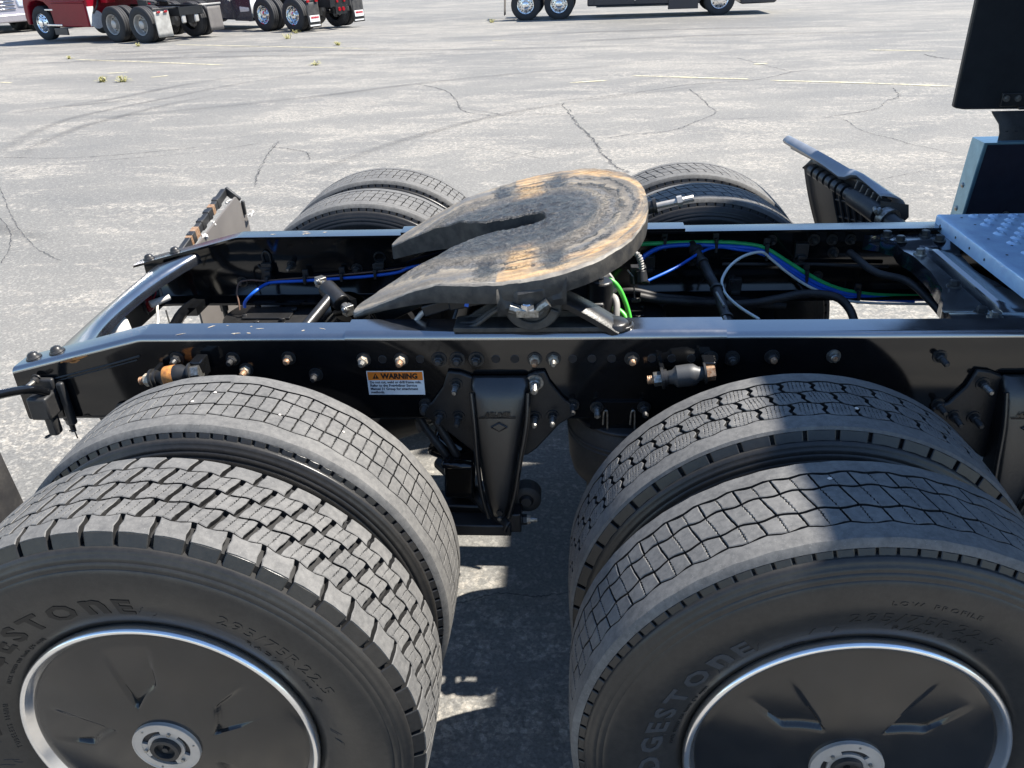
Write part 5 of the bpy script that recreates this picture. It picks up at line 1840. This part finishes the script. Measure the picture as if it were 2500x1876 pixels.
# ---- bolted crossmember under the deck plate
def front_cross():
    zc = .955
    edge_l = [(.352, 1.735), (.33, 1.78), (.27, 1.815), (.18, 1.835), (.06, 1.835), (-.06, 1.82), (-.16, 1.785), (-.24, 1.755), (-.352, 1.74)]
    edge_r = [(.352, 2.03), (.33, 2.03), (.27, 2.0), (.18, 1.975), (.06, 1.965), (-.06, 1.985), (-.16, 2.02), (-.24, 2.06), (-.352, 2.08)]
    mb = MB()
    rows = []
    N = 30
    def at(e, y):
        for (a, fa), (b, fb) in zip(e, e[1:]):
            if y >= b:
                t = (a - y) / (a - b)
                t = t * t * (3 - 2 * t)
                return fa + (fb - fa) * t
        return e[-1][1]
    for i in range(N + 1):
        y = .352 - .704 * i / N
        z = zc + (.016 if abs(y) > .25 else 0) * min(1, (abs(y) - .25) / .03 if abs(y) > .25 else 0)
        a, b = at(edge_l, y), at(edge_r, y)
        m0, m1 = 1.893, 1.932
        k = min(1, max(0, (.255 - abs(y)) / .04))
        rows.append([(a, y, z - .05), (a, y, z), (m0 - .018, y, z), (m0 - .014, y, z - .022 * k), (m0, y, z - .022 * k), (m0 + .006, y, z + .010 * k), (m0 + .018, y, z + .015 * k), (m1, y, z + .010 * k), (m1 + .006, y, z), (b, y, z), (b, y, z - .05)])
    mb.grid(rows)
    c = mb.build('deck_crossmember', 'rail_paint', truck, 30)
    s_ = c.modifiers.new('thickness', 'SOLIDIFY')
    s_.thickness = .006
    for x, y, mt in ((1.80, .335, 'bolt_black'), (1.92, .335, 'bolt_black'), (1.825, .285, 'bolt_black'), (1.945, .285, 'bolt_black'), (1.86, .205, 'bolt_zinc'), (1.855, -.06, 'bolt_black'), (1.845, -.255, 'bolt_black'), (1.985, -.255, 'bolt_rust'), (1.85, -.315, 'bolt_zinc'), (2.0, -.315, 'bolt_zinc')):
        mb = MB()
        z = zc + (.016 if abs(y) > .27 else (.003 if abs(y) > .25 else 0))
        mb.cyl((0, 0, 0), (0, 0, .004), .020, .019, 18)
        mb.cyl((0, 0, .004), (0, 0, .017), .0138, .0132, 6)
        mb.cyl((0, 0, .017), (0, 0, .0185), .011, .009, 12)
        mb.build('bolt', mt, c, 30, loc=(x, y, z))
    mb = MB()
    for x, y in ((1.97, .19), (1.975, -.06)):
        mb.lathe([(0, .0006), (.009, .0006)], (x, y, zc), (0, 0, 1), 14)
    mb.build('bolt_hole', 'ink_black', c, 0)
front_cross()

# ---- aluminium deck plate with raised non-slip holes
def deck():
    x0, x1, y0, y1, z = 1.985, 3.0, -.42, .415, 1.016
    mb = MB()
    top = []
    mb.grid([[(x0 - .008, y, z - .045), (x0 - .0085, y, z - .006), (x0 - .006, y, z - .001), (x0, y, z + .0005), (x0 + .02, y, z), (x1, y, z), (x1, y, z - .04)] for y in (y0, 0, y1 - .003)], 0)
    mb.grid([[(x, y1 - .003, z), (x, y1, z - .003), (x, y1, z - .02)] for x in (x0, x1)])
    d = mb.build('deck_plate', 'deck_alu_sky_tint', truck, 40)
    mb = MB()
    rows = 0
    for iy in range(16):
        for ix in range(12):
            x = 2.085 + ix * .062 + (.031 if iy % 2 else 0)
            y = .385 - iy * .044
            if y < y0 + .03:
                continue
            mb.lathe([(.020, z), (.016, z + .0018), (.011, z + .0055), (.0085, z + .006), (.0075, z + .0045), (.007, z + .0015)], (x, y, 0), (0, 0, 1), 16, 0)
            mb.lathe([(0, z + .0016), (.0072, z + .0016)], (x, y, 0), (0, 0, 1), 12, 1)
    mb.build('raised_dimple', ['deck_alu_sky_tint', 'ink_black'], d, 50)
    mb = MB()
    for x, y in ((2.04, .375), (2.05, .30), (2.11, .24), (2.03, .16), (2.07, .10), (2.02, .02)):
        mb.lathe([(0, z + .0008), (.004, z + .0008)], (x, y, 0), (0, 0, 1), 10)
    for y in (.37, .25, .15, .05):
        mb.cyl((x0 - .009, y, z - .024), (x0 - .0098, y, z - .024), .004, .004, 10)
    mb.build('rivet_hole', 'ink_black', d, 0)
deck()

# ---- quarter fender ahead of the far front wheels
def fender():
    h = empty('quarter_fender', (0, 0, 0), 0, truck)
    low = [(1.657, 1.22, 1.092), (1.71, 1.08, 1.073), (1.756, 0.97, 1.051), (1.79, 0.87, 1.031), (1.803, 0.845, 1.035), (1.817, 0.82, 1.049), (1.827, 0.79, 1.055), (1.851, 0.72, 1.037), (1.869, 0.63, 1.021)]
    upp = [(1.684, 1.23, 1.104), (1.744, 1.08, 1.086), (1.788, 0.97, 1.07), (1.827, 0.87, 1.054), (1.836, 0.845, 1.057), (1.846, 0.82, 1.056), (1.855, 0.79, 1.054), (1.888, 0.71, 1.036), (1.937, 0.6, 1.009)]
    mb = MB()
    rows = []
    for i in range(33):
        t = i / 32 * (len(low) - 1)
        k = min(int(t), len(low) - 2)
        t -= k
        a, b = Vector(low[k]).lerp(Vector(low[k + 1]), t), Vector(upp[k]).lerp(Vector(upp[k + 1]), t)
        rows.append([tuple(a + Vector((.006, 0, -.014))), tuple(a + Vector((0, 0, -.003))), tuple(a.lerp(b, .12) + Vector((0, 0, .002))), tuple(a.lerp(b, .6) + Vector((0, 0, .006))), tuple(b + Vector((0, 0, .002))), tuple(b + Vector((.007, -.003, -.008))), tuple(b + Vector((.014, -.005, -.05)))])
    mb.grid(rows)
    c = mb.build('cap', 'fender_cap', h, 50)
    c.modifiers.new('thickness', 'SOLIDIFY').thickness = .004
    # black end of the cap box
    mb = MB()
    mb.add([(1.952, .584, 1.0), (1.960, .582, .955), (1.935, .584, .925), (1.86, .59, .925), (1.858, .592, 1.012)], [(0, 1, 2, 3, 4)])
    mb.build('cap_end', 'fender_plastic', h, 0)
    # ribbed splash panel, curved round the tyre
    def pan(t, q):
        y = .66 + .46 * t
        z = 1.03 + .012 * t - .36 * q
        return Vector((1.762 + (1.11 - y) * .33 + (.96 - z) * .34 + .05 * (q - .5) ** 2, y, z))
    mb = MB()
    rows = []
    for i in range(41):
        t = i / 40
        row = []
        for k in range(25):
            q = k / 24
            p = pan(t, q)
            if i >= 39:
                p += Vector((-.02 * (i - 38) / 2, .0, -.02 * (i - 38) * (1 - min(1, q * 8))))
            row.append(tuple(p))
        rows.append(row)
    mb.grid(rows)
    pnl = mb.build('splash_panel', 'fender_plastic', h, 50)
    pnl.modifiers.new('thickness', 'SOLIDIFY').thickness = .006
    for i in range(8):
        mb = MB()
        t = .04 + i * .088
        mb.tube([pan(t, .14 + .1 * k) + Vector((-.010, -.004, 0)) for k in range(9)], .0065, 8, 0, 3)
        mb.build('rib', 'fender_plastic', pnl, 60)
    for k in range(4):
        mb = MB()
        q = .2 + k * .19
        mb.tube([pan(.02 + .09 * i, q + .02 * i) + Vector((-.008, -.003, 0)) for i in range(8)], .0045, 8, 0, 3)
        mb.build('rib', 'fender_plastic', pnl, 60)
    mb = MB()
    mb.tube([(1.868, .60, .958), (1.852, .68, .965), (1.832, .78, .972)], .036, 16, 0, 6)
    mb.build('support_sleeve', 'plastic_black', h, 50)
    mb = MB()
    for i in range(7):
        a = Vector((1.828, .80, .973)).lerp(Vector((1.757, 1.05, 1.0)), i / 6)
        d = Vector((-.1, .25, .04)).normalized()
        mb.cyl(a, a + d * .025, .024, .024, 14)
    mb.build('sleeve_ring', 'fender_plastic', h, 40)
    mb = MB()
    mb.tube([(1.915, .42, .93), (1.89, .56, .95), (1.86, .64, .965)], .030, 16, 0, 4)
    mb.build('support_tube', 'frame_dark', h, 50)
    mb = MB()
    mb.cyl((1.892, .565, .949), (1.882, .595, .955), .041, .041, 24)
    mb.cyl((1.84, .575, .975), (1.86, .58, .985), .012, .012, 8)
    mb.cyl((1.835, .56, .985), (1.845, .60, .985), .008, .008, 6)
    mb.build('clamp', 'bolt_zinc', h, 40, .002)
    for i in range(5):
        mb = MB()
        p = Vector((1.885, .64, .995)).lerp(Vector((1.84, .80, 1.02)), i / 5)
        mb.box(tuple(p), (.05, .008, .03), ry=.3)
        mb.build('gusset', 'fender_plastic', h, 0, .002)
fender()

# ---- cab back, far side extender, lower fairing (most of the cab stands right of the frame)
def cab():
    c = empty('sleeper_cab', (0, 0, 0), 0, truck)
    H = 3.86
    xb = 2.955
    mb = MB()
    body = [(xb, 1.05), (xb, H - .02), (xb + .05, H), (xb + 1.2, H - .02), (xb + 2.3, H - .55), (xb + 2.9, 2.75), (xb + 4.4, 1.9), (xb + 4.6, .6), (xb + 3.2, .6), (xb + 3.1, 1.05)]
    mb.prism(body, lambda a, b, d: (a, d, b), -1.18, 1.18)
    mb.build('cab_body', 'navy_paint', c, 30, .04, 3)
    mb = MB()
    mb.box((3.9, 0, .82), (2.6, 1.0, .4))
    for sg in (-1, 1):
        mb.cyl((3.6, sg * .85, .62), (5.0, sg * .85, .62), .3, .3, 28)
    mb.build('fuel_tank', 'grey_paint', c, 30)
    mb = MB()
    for sg in (-1, 1):
        mb.cyl((6.6, sg * .88, .5), (6.6, sg * 1.18, .5), .5, .5, 40)
    mb.build('front_tyre', 'tyre_far', c, 30)
    # extender panel
    for sg in (1, -1):
        e = empty('side_extender', (0, 0, 0), 0, truck)
        mb = MB()
        y = 1.205 * sg
        pl = [(2.300, 1.214), (2.306, 1.206), (2.34, 1.2), (xb + .02, 1.19), (xb + .02, H - .25), (2.40, H - .28), (2.305, H - .45)]
        mb.prism(pl, lambda a, b, d: (a, y + d, b), -.014, .014)
        mb.build('panel', 'extender_black', e, 30, .006, 2)
        mb = MB()
        mb.box((2.62, y - sg * .022, 1.236), (.30, .016, .05))
        mb.box((2.66, y - sg * .03, 1.205), (.24, .02, .012))
        mb.build('bracket', 'plastic_black', e, 30, .003)
        for x in (2.487, 2.53, 2.60):
            mb = MB()
            mb.cyl((0, 0, 0), (0, -sg * .004, 0), .0125, .012, 18)
            mb.cyl((0, -sg * .004, 0), (0, -sg * .009, 0), .007, .007, 6)
            mb.build('bolt', 'bolt_zinc', e, 30, loc=(x, y - sg * .03, 1.241))
        mb = MB()
        rows = []
        for i in range(12):
            t = i / 11
            rows.append([(2.44 + .6 * t, y - sg * (.03), 1.195), (2.445 + .6 * t, y - sg * .032, 1.185), (2.465 + .6 * t, y - sg * .06, 1.15), (2.468 + .6 * t, y - sg * .075, 1.12), (2.468 + .6 * t, y - sg * .08, 1.04), (2.45 + .6 * t, y - sg * .085, .98), (2.45 + .6 * t, y - sg * .085, .90)])
        mb.grid(rows)
        fl = mb.build('gap_seal', 'flap_black', e, 50)
        fl.modifiers.new('thickness', 'SOLIDIFY').thickness = .008
        mb = MB()
        for i in range(10):
            x = 2.475 + i * .035
            mb.add([(x, y - sg * .052, 1.165), (x + .012, y - sg * .052, 1.165), (x + .024, y - sg * .082, 1.125), (x + .012, y - sg * .082, 1.125)], [(0, 1, 2, 3)])
        mb.build('seal_rib', 'ink_black', e, 0)
        f = empty('side_fairing', (0, 0, 0), 0, truck)
        mb = MB()
        rows = []
        xr = 2.40
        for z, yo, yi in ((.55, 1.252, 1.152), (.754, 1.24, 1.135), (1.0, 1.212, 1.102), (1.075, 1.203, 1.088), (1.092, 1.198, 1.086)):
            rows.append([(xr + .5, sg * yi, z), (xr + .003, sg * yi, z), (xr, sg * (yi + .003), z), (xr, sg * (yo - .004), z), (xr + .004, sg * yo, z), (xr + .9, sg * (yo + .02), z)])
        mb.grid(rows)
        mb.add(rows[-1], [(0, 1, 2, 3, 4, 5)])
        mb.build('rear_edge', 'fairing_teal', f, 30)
        mb = MB()
        mb.add([(xr + .0, sg * (1.145), .55), (xr + .6, sg * 1.145, .55), (xr + .6, sg * 1.08, 1.085), (xr + .012, sg * 1.0835, 1.085)], [(0, 1, 2, 3)])
        fl = mb.build('inner_panel', 'navy_paint', f, 0)
        for z, yy in ((.80, 1.195), (.90, 1.185)):
            mb = MB()
            mb.lathe([(0, .006), (.006, .005), (.011, .001), (.0115, 0)], (0, 0, 0), (-1, 0, 0), 16)
            mb.build('rivet', 'bolt_zinc', f, 50, loc=(xr - .001, sg * yy, z))
        mb = MB()
        mb.cyl((0, 0, 0), (0, -sg * .01, 0), .013, .012, 6)
        mb.cyl((0, -sg * .01, 0), (.0, -sg * .02, 0), .007, .006, 8)
        mb.build('bolt', 'bolt_zinc', f, 30, loc=(2.56, sg * 1.11, .80))
cab()

# ------------------------------------------------------------------ trucks standing across the lot
def far_wheel_mesh(kind):
    mb = MB()
    mb.lathe([(.29, -.11), (.31, -.135), (.38, -.148), (.45, -.14), (.485, -.12), (.502, -.105), (.505, -.05), (.495, -.045), (.495, -.035), (.505, -.03), (.505, .03), (.495, .035), (.495, .045), (.505, .05), (.502, .105), (.485, .12), (.45, .14), (.38, .148), (.31, .13), (.29, .1)], (0, 0, 0), (0, 1, 0), 40, 0)
    if kind == 'front':
        prof = [(.29, .12), (.285, .128), (.27, .12), (.25, .10), (.21, .115), (.14, .14), (.11, .15), (.10, .19), (.06, .20), (.0, .20)]
    else:
        prof = [(.29, .12), (.285, .128), (.27, .12), (.255, .06), (.24, -.01), (.21, -.03), (.14, -.02), (.12, .02), (.11, .10), (.07, .12), (.0, .12)]
    mb.lathe(prof, (0, 0, 0), (0, 1, 0), 40, 1)
    h = .118 if kind == 'front' else -.022
    for i in range(10):
        a = i * pi / 5
        mb.cyl((.167 * cos(a), h - .004, .167 * sin(a)), (.167 * cos(a), h + .035, .167 * sin(a)), .016, .013, 6, 2)
        a += pi / 10
        mb.lathe([(0, h + .002), (.028, h + .002)], (.215 * cos(a), 0, .215 * sin(a)), (0, 1, 0), 10, 3)
    return mb
FWM = {}
for k in ('front', 'rear'):
    for m_ in ('rim_alloy', 'chrome', 'grey'):
        FWM[k, m_] = far_wheel_mesh(k).mesh('far_wheel', ['tyre_far', {'grey': 'hub_silver'}.get(m_, m_), 'bolt_zinc', 'ink_black'], 35)

def far_truck_wheels(root, xs_rear, x_front, track, metal_r, metal_f):
    for x in xs_rear:
        for y, rz in ((track, 0), (track - .33, 0), (-track, pi), (-track + .33, pi)):
            w = link('wheel', FWM['rear', metal_r], root, loc=(x, y, .505))
            w.rotation_euler = (0, R.uniform(0, 1), rz)
    if x_front is not None:
        for y, rz in ((track - .05, 0), (-track + .05, pi)):
            w = link('wheel', FWM['front', metal_f], root, loc=(x_front, y, .505))
            w.rotation_euler = (0, R.uniform(0, 1), rz)

def far_frame(root, x0, x1, z=.95):
    mb = MB()
    for sg in (-1, 1):
        mb.box(((x0 + x1) / 2, sg * .42, z - .13), (x1 - x0, .08, .26))
    mb.box((x0 + .03, 0, z - .13), (.05, .8, .22))
    for x in (0, 1.3):
        mb.cyl((x, -1, .5), (x, 1, .5), .07, .07, 12)
        mb.lathe([(0, -.2), (.15, -.15), (.2, 0), (.15, .15), (0, .2)], (x, 0, .52), (1, 0, 0), 16)
        for sg in (-1, 1):
            mb.cyl((x - .3, sg * .38, .45), (x - .3, sg * .38, .75), .14, .15, 16)
    mb.build('frame', 'frame_dark', root, 30)

def far_fifth(root, x):
    mb = MB()
    out = [(x - .4, -.3), (x - .15, -.4), (x + .1, -.47), (x + .3, -.38), (x + .4, -.1), (x + .4, .1), (x + .3, .38), (x + .1, .47), (x - .15, .4), (x - .4, .3), (x - .38, .2), (x + .05, .05), (x + .05, -.05), (x - .38, -.2)]
    mb.prism(out, lambda a, b, d: (a, b, 1.13 + .15 * (a - x) + d), -.05, 0)
    mb.box((x, .40, 1.03), (.4, .05, .16))
    mb.box((x, -.40, 1.03), (.4, .05, .16))
    mb.build('fifth_wheel', 'plate_side', root, 30)

def red_truck():
    t = empty('red_truck', (-11.22, 24.46, gz(24.1)), radians(155), None)
    tag(t, 'dark red tractor truck with bright red frame, one pale and one grey mud flap', 'truck')
    far_truck_wheels(t, (0, 1.22), 4.62, 1.10, 'grey', 'rim_alloy')
    far_frame(t, -.85, 5.2)
    far_fifth(t, .7)
    mb = MB()
    side = [(2.25, .42), (4.02, .40), (4.05, .80), (4.12, .98), (4.3, 1.12), (4.62, 1.17), (4.94, 1.12), (5.10, .98), (5.16, .70), (5.2, .45), (5.34, .45), (5.40, .65), (5.36, 1.05), (5.22, 1.5), (4.5, 1.95), (4.0, 2.9), (3.5, 3.7), (2.5, 3.8), (2.25, 3.75)]
    mb.prism(side, lambda a, b, d: (a, d, b), -1.2, 1.2)
    mb.build('cab_body', 'red_paint', t, 30, .05, 3)
    mb = MB()
    mb.box((2.245, 1.1, .72), (.02, .22, .55))
    mb.cyl((2.24, .95, .62), (2.26, .95, .62), .26, .26, 24)
    mb.build('tank_end', 'white_paint', t, 30)
    mb = MB()
    mb.box((3.12, 1.205, .76), (1.58, .03, .66))
    mb.box((3.12, 1.22, 1.13), (1.58, .05, .05))
    mb.build('side_skirt', 'red_paint', t, 30, .02, 2)
    mb = MB()
    mb.box((3.95, 1.2, .46), (.72, .08, .06))
    mb.box((3.95, 1.17, .90), (.72, .08, .05))
    mb.build('step', 'rim_alloy', t, 30, .01)
    mb = MB()
    mb.box((3.72, 1.21, .28), (.62, .05, .2))
    mb.build('lower_step', 'grey_paint', t, 30, .01)
    mb = MB()
    mb.box((2.8, 1.215, 1.85), (.5, .02, .5))
    mb.box((4.0, 1.215, 2.1), (.7, .02, .6))
    mb.build('window', 'truck_glass', t, 0)
    mb = MB()
    mb.box((1.75, 0, 1.24), (.9, 1.7, .12))
    mb.box((2.0, .6, 1.14), (.3, .3, .14))
    mb.tube([(2.2, .5, 1.5), (1.8, .4, 1.25), (1.6, .2, 1.2), (1.9, -.3, 1.4)], .03, 8)
    mb.build('deck_equipment', 'bright_red', t, 30, .02)
    mb = MB()
    mb.tube([(2.2, .2, 1.6), (1.7, .3, 1.22), (1.5, .0, 1.18), (2.1, -.3, 1.7)], .025, 8)
    mb.tube([(2.25, .7, 1.3), (2.1, .95, 1.0), (2.22, 1.05, .8)], .03, 8)
    mb.build('air_hose', 'hose_black', t)
    for sg, mt in ((1, 'flap_pale'), (-1, 'flap_grey')):
        mb = MB()
        rows = []
        for k in range(7):
            rows.append([(-.72 - .03 * k / 6 + .006 * (i % 2), sg * (.74 + .54 * i / 14), .90 - .72 * k / 6) for i in range(15)])
        mb.grid(rows)
        o = mb.build('mud_flap', mt, t, 20)
        o.modifiers.new('thickness', 'SOLIDIFY').thickness = .012
        mb = MB()
        mb.box((-.72, sg * .86, .93), (.05, .92, .045))
        mb.build('flap_arm', 'hub_silver' if sg < 0 else 'bolt_black', t, 30, .008)
    for y in (.86, 1.12, .27, -.27):
        mb = MB()
        mb.box((-.745, y, .85 if abs(y) > .5 else .80), (.03, .17 if abs(y) < .5 else .12, .09 if abs(y) < .5 else .06))
        mb.build('tail_lamp', 'red_lens', t, 30, .008)
    for y in (.3, -.2):
        mb = MB()
        mb.box((-.80, y, .60), (.06, .16, .22))
        mb.build('tow_hook', 'hub_silver', t, 30, .03)
red_truck()

def black_truck():
    t = empty('black_truck', (-7.45, 27.39, gz(27.0)), radians(149), None)
    tag(t, 'black tractor truck with polished chrome wheels and white plates on its mud flaps', 'truck')
    far_truck_wheels(t, (0, 1.42), 6.6, 1.10, 'chrome', 'chrome')
    far_frame(t, -1.0, 7.0)
    far_fifth(t, .8)
    mb = MB()
    side = [(2.9, .32), (6.0, .34), (6.05, .8), (6.3, 1.1), (6.6, 1.17), (6.9, 1.1), (7.15, .8), (7.2, .4), (7.8, .4), (7.85, 1.2), (7.6, 1.7), (6.2, 2.0), (5.6, 3.0), (5.0, 3.9), (3.2, 3.95), (2.9, 3.9)]
    mb.prism(side, lambda a, b, d: (a, d, b), -1.22, 1.22)
    mb.build('cab_body', 'navy_paint', t, 30, .05, 3)
    mb = MB()
    mb.box((2.45, 1.2, .82), (.9, .03, 1.05))
    mb.box((2.2, 1.0, .78), (.03, .4, 1.0))
    mb.build('side_skirt', 'navy_paint', t, 30, .02, 2)
    mb = MB()
    mb.lathe([(0, -.25), (.2, -.25), (.27, -.21), (.28, .25), (.2, .29), (0, .29)], (2.3, .95, .66), (1, 0, 0), 28)
    mb.build('air_tank', 'white_paint', t, 40)
    mb = MB()
    mb.cyl((-.95, -.3, .72), (-.95, .3, .72), .05, .05, 12)
    mb.box((-.98, 0, .62), (.06, .5, .3))
    mb.build('rear_bar', 'frame_dark', t, 30)
    for sg in (1, -1):
        mb = MB()
        rows = []
        for k in range(6):
            rows.append([(-.74 - .05 * k / 5, sg * (.76 + .52 * i / 8), .95 - .80 * k / 5) for i in range(9)])
        mb.grid(rows)
        f = mb.build('mud_flap', 'flap_black', t, 20)
        f.modifiers.new('thickness', 'SOLIDIFY').thickness = .012
        mb = MB()
        mb.box((-.80, sg * 1.02, .41), (.012, .42, .19), ry=.06)
        pl = mb.build('flap_plate', 'white_paint', f, 30, .01)
        mb = MB()
        vs_, fs_ = ([], [])
        for q in range(9):
            y_ = sg * 1.02 + .15 - q * .0375
            mb.box((-.813, y_, .445), (.002, .026, .05 + .008 * (q % 3)))
            if q % 2:
                mb.box((-.813, y_, .375), (.002, .02, .02))
        mb.build('flap_lettering', 'bright_red', f, 0, fix=False)
        mb = MB()
        mb.box((-.79, sg * 1.02, .21), (.01, .44, .04))
        mb.build('flap_strip', 'white_paint', f, 0)
        mb = MB()
        mb.box((-.745, sg * 1.02, .97), (.05, .56, .04))
        mb.build('flap_arm', 'rim_alloy', f, 30)
        for y in (.84, 1.2):
            mb = MB()
            mb.box((-.775, sg * y, .925), (.02, .12, .07))
            mb.build('tail_lamp', 'red_lens', f, 30)
    for y, z in ((.09, .62), (-.09, .62), (.16, .86), (-.16, .86)):
        mb = MB()
        mb.cyl((-1.01, y, z), (-1.035, y, z), .065 if z < .8 else .045, .06 if z < .8 else .04, 16)
        mb.build('tail_lamp', 'red_lens', t, 30)
black_truck()

def grey_truck():
    t = empty('grey_truck', (-.57, 29.75, gz(29.3)), radians(-2.5), None)
    tag(t, 'long dark grey sleeper truck with side skirts parked broadside at the top edge', 'truck')
    far_truck_wheels(t, (0, 1.14), 6.5, 1.10, 'rim_alloy', 'rim_alloy')
    far_frame(t, -.9, 7.5)
    mb = MB()
    side = [(2.1, .40), (5.85, .40), (5.9, .8), (6.2, 1.12), (6.5, 1.17), (6.85, 1.1), (7.1, .8), (7.2, .34), (8.3, .36), (8.6, .7), (8.5, 1.3), (8.1, 1.7), (6.7, 2.0), (6.0, 3.0), (5.4, 3.9), (2.6, 4.0), (2.1, 3.9)]
    mb.prism(side, lambda a, b, d: (a, d, b), -1.22, 1.22)
    mb.build('cab_body', 'grey_paint', t, 30, .05, 3)
    mb = MB()
    for x in (3.0, 4.4):
        mb.box((x, -1.215, .74), (1.36, .03, .62))
    mb.build('side_skirt', 'grey_paint', t, 30, .02, 2)
    mb = MB()
    mb.box((5.3, -1.23, .50), (1.0, .10, .5), taper=.94)
    mb.box((5.3, -1.27, .74), (1.02, .10, .03))
    mb.build('step', 'grey_paint', t, 30, .03, 2)
    mb = MB()
    rows = []
    for k in range(5):
        rows.append([(-.72 - .03 * k / 4, -(.76 + .5 * i / 6), .95 - .76 * k / 4) for i in range(7)])
    mb.grid(rows)
    o = mb.build('mud_flap', 'flap_grey', t, 20)
    o.modifiers.new('thickness', 'SOLIDIFY').thickness = .012
    mb = MB()
    mb.cyl((2.4, -.95, .62), (5.0, -.95, .62), .28, .28, 24)
    mb.build('fuel_tank', 'rim_alloy', t, 40)
grey_truck()

def silver_truck():
    t = empty('silver_truck', (-21.15, 30.9, gz(30.3)), radians(-32), None)
    tag(t, 'silver truck nose with chrome grille at the top left corner', 'truck')
    mb = MB()
    side = [(-2.4, .40), (-1.1, .40), (-1.05, .8), (-.75, 1.12), (-.45, 1.17), (-.1, 1.1), (.15, .8), (.2, .36), (.75, .38), (.82, .62), (.78, .78), (.70, 1.6), (.2, 1.85), (-1.2, 2.1), (-1.9, 3.2), (-2.4, 3.4)]
    mb.prism(side, lambda a, b, d: (a, d, b), -1.2, 1.2)
    mb.build('cab_body', 'silver_paint', t, 30, .06, 3)
    mb = MB()
    mb.box((.84, 0, .50), (.1, 2.3, .28))
    mb.build('bumper', 'silver_paint', t, 30, .05, 3)
    for i in range(7):
        mb = MB()
        mb.box((.80, 0, .82 + i * .12), (.05, 1.1, .05))
        mb.build('grille_slat', 'chrome', t, 30, .01)
    for sg in (-1, 1):
        mb = MB()
        mb.box((.72, sg * .90, 1.0), (.18, .5, .3))
        mb.build('headlight', 'headlamp', t, 30, .06, 3)
        w = link('wheel', FWM['front', 'rim_alloy'], t, loc=(-.45, sg * 1.05, .505))
        w.rotation_euler = (0, 0, 0 if sg > 0 else pi)
silver_truck()

def dark_truck():
    t = empty('dark_truck', (-19.6, 32.9, gz(32.9)), radians(150), None)
    tag(t, 'dark truck with pale round tank half hidden between silver nose and red truck', 'truck')
    far_truck_wheels(t, (0, 1.3), 6.0, 1.1, 'grey', 'rim_alloy')
    far_frame(t, -.9, 6.4)
    mb = MB()
    side = [(2.5, .42), (5.4, .42), (5.6, 1.0), (6.0, 1.17), (6.4, 1.0), (6.6, .42), (7.2, .42), (7.2, 1.6), (5.8, 2.0), (5.2, 3.4), (2.5, 3.7)]
    mb.prism(side, lambda a, b, d: (a, d, b), -1.2, 1.2)
    mb.build('cab_body', 'navy_paint', t, 30, .05, 3)
    mb = MB()
    mb.lathe([(0, -.3), (.25, -.3), (.34, -.24), (.34, .24), (.25, .3), (0, .3)], (2.1, .9, .72), (1, 0, 0), 28)
    mb.build('air_tank', 'white_paint', t, 40)
dark_truck()
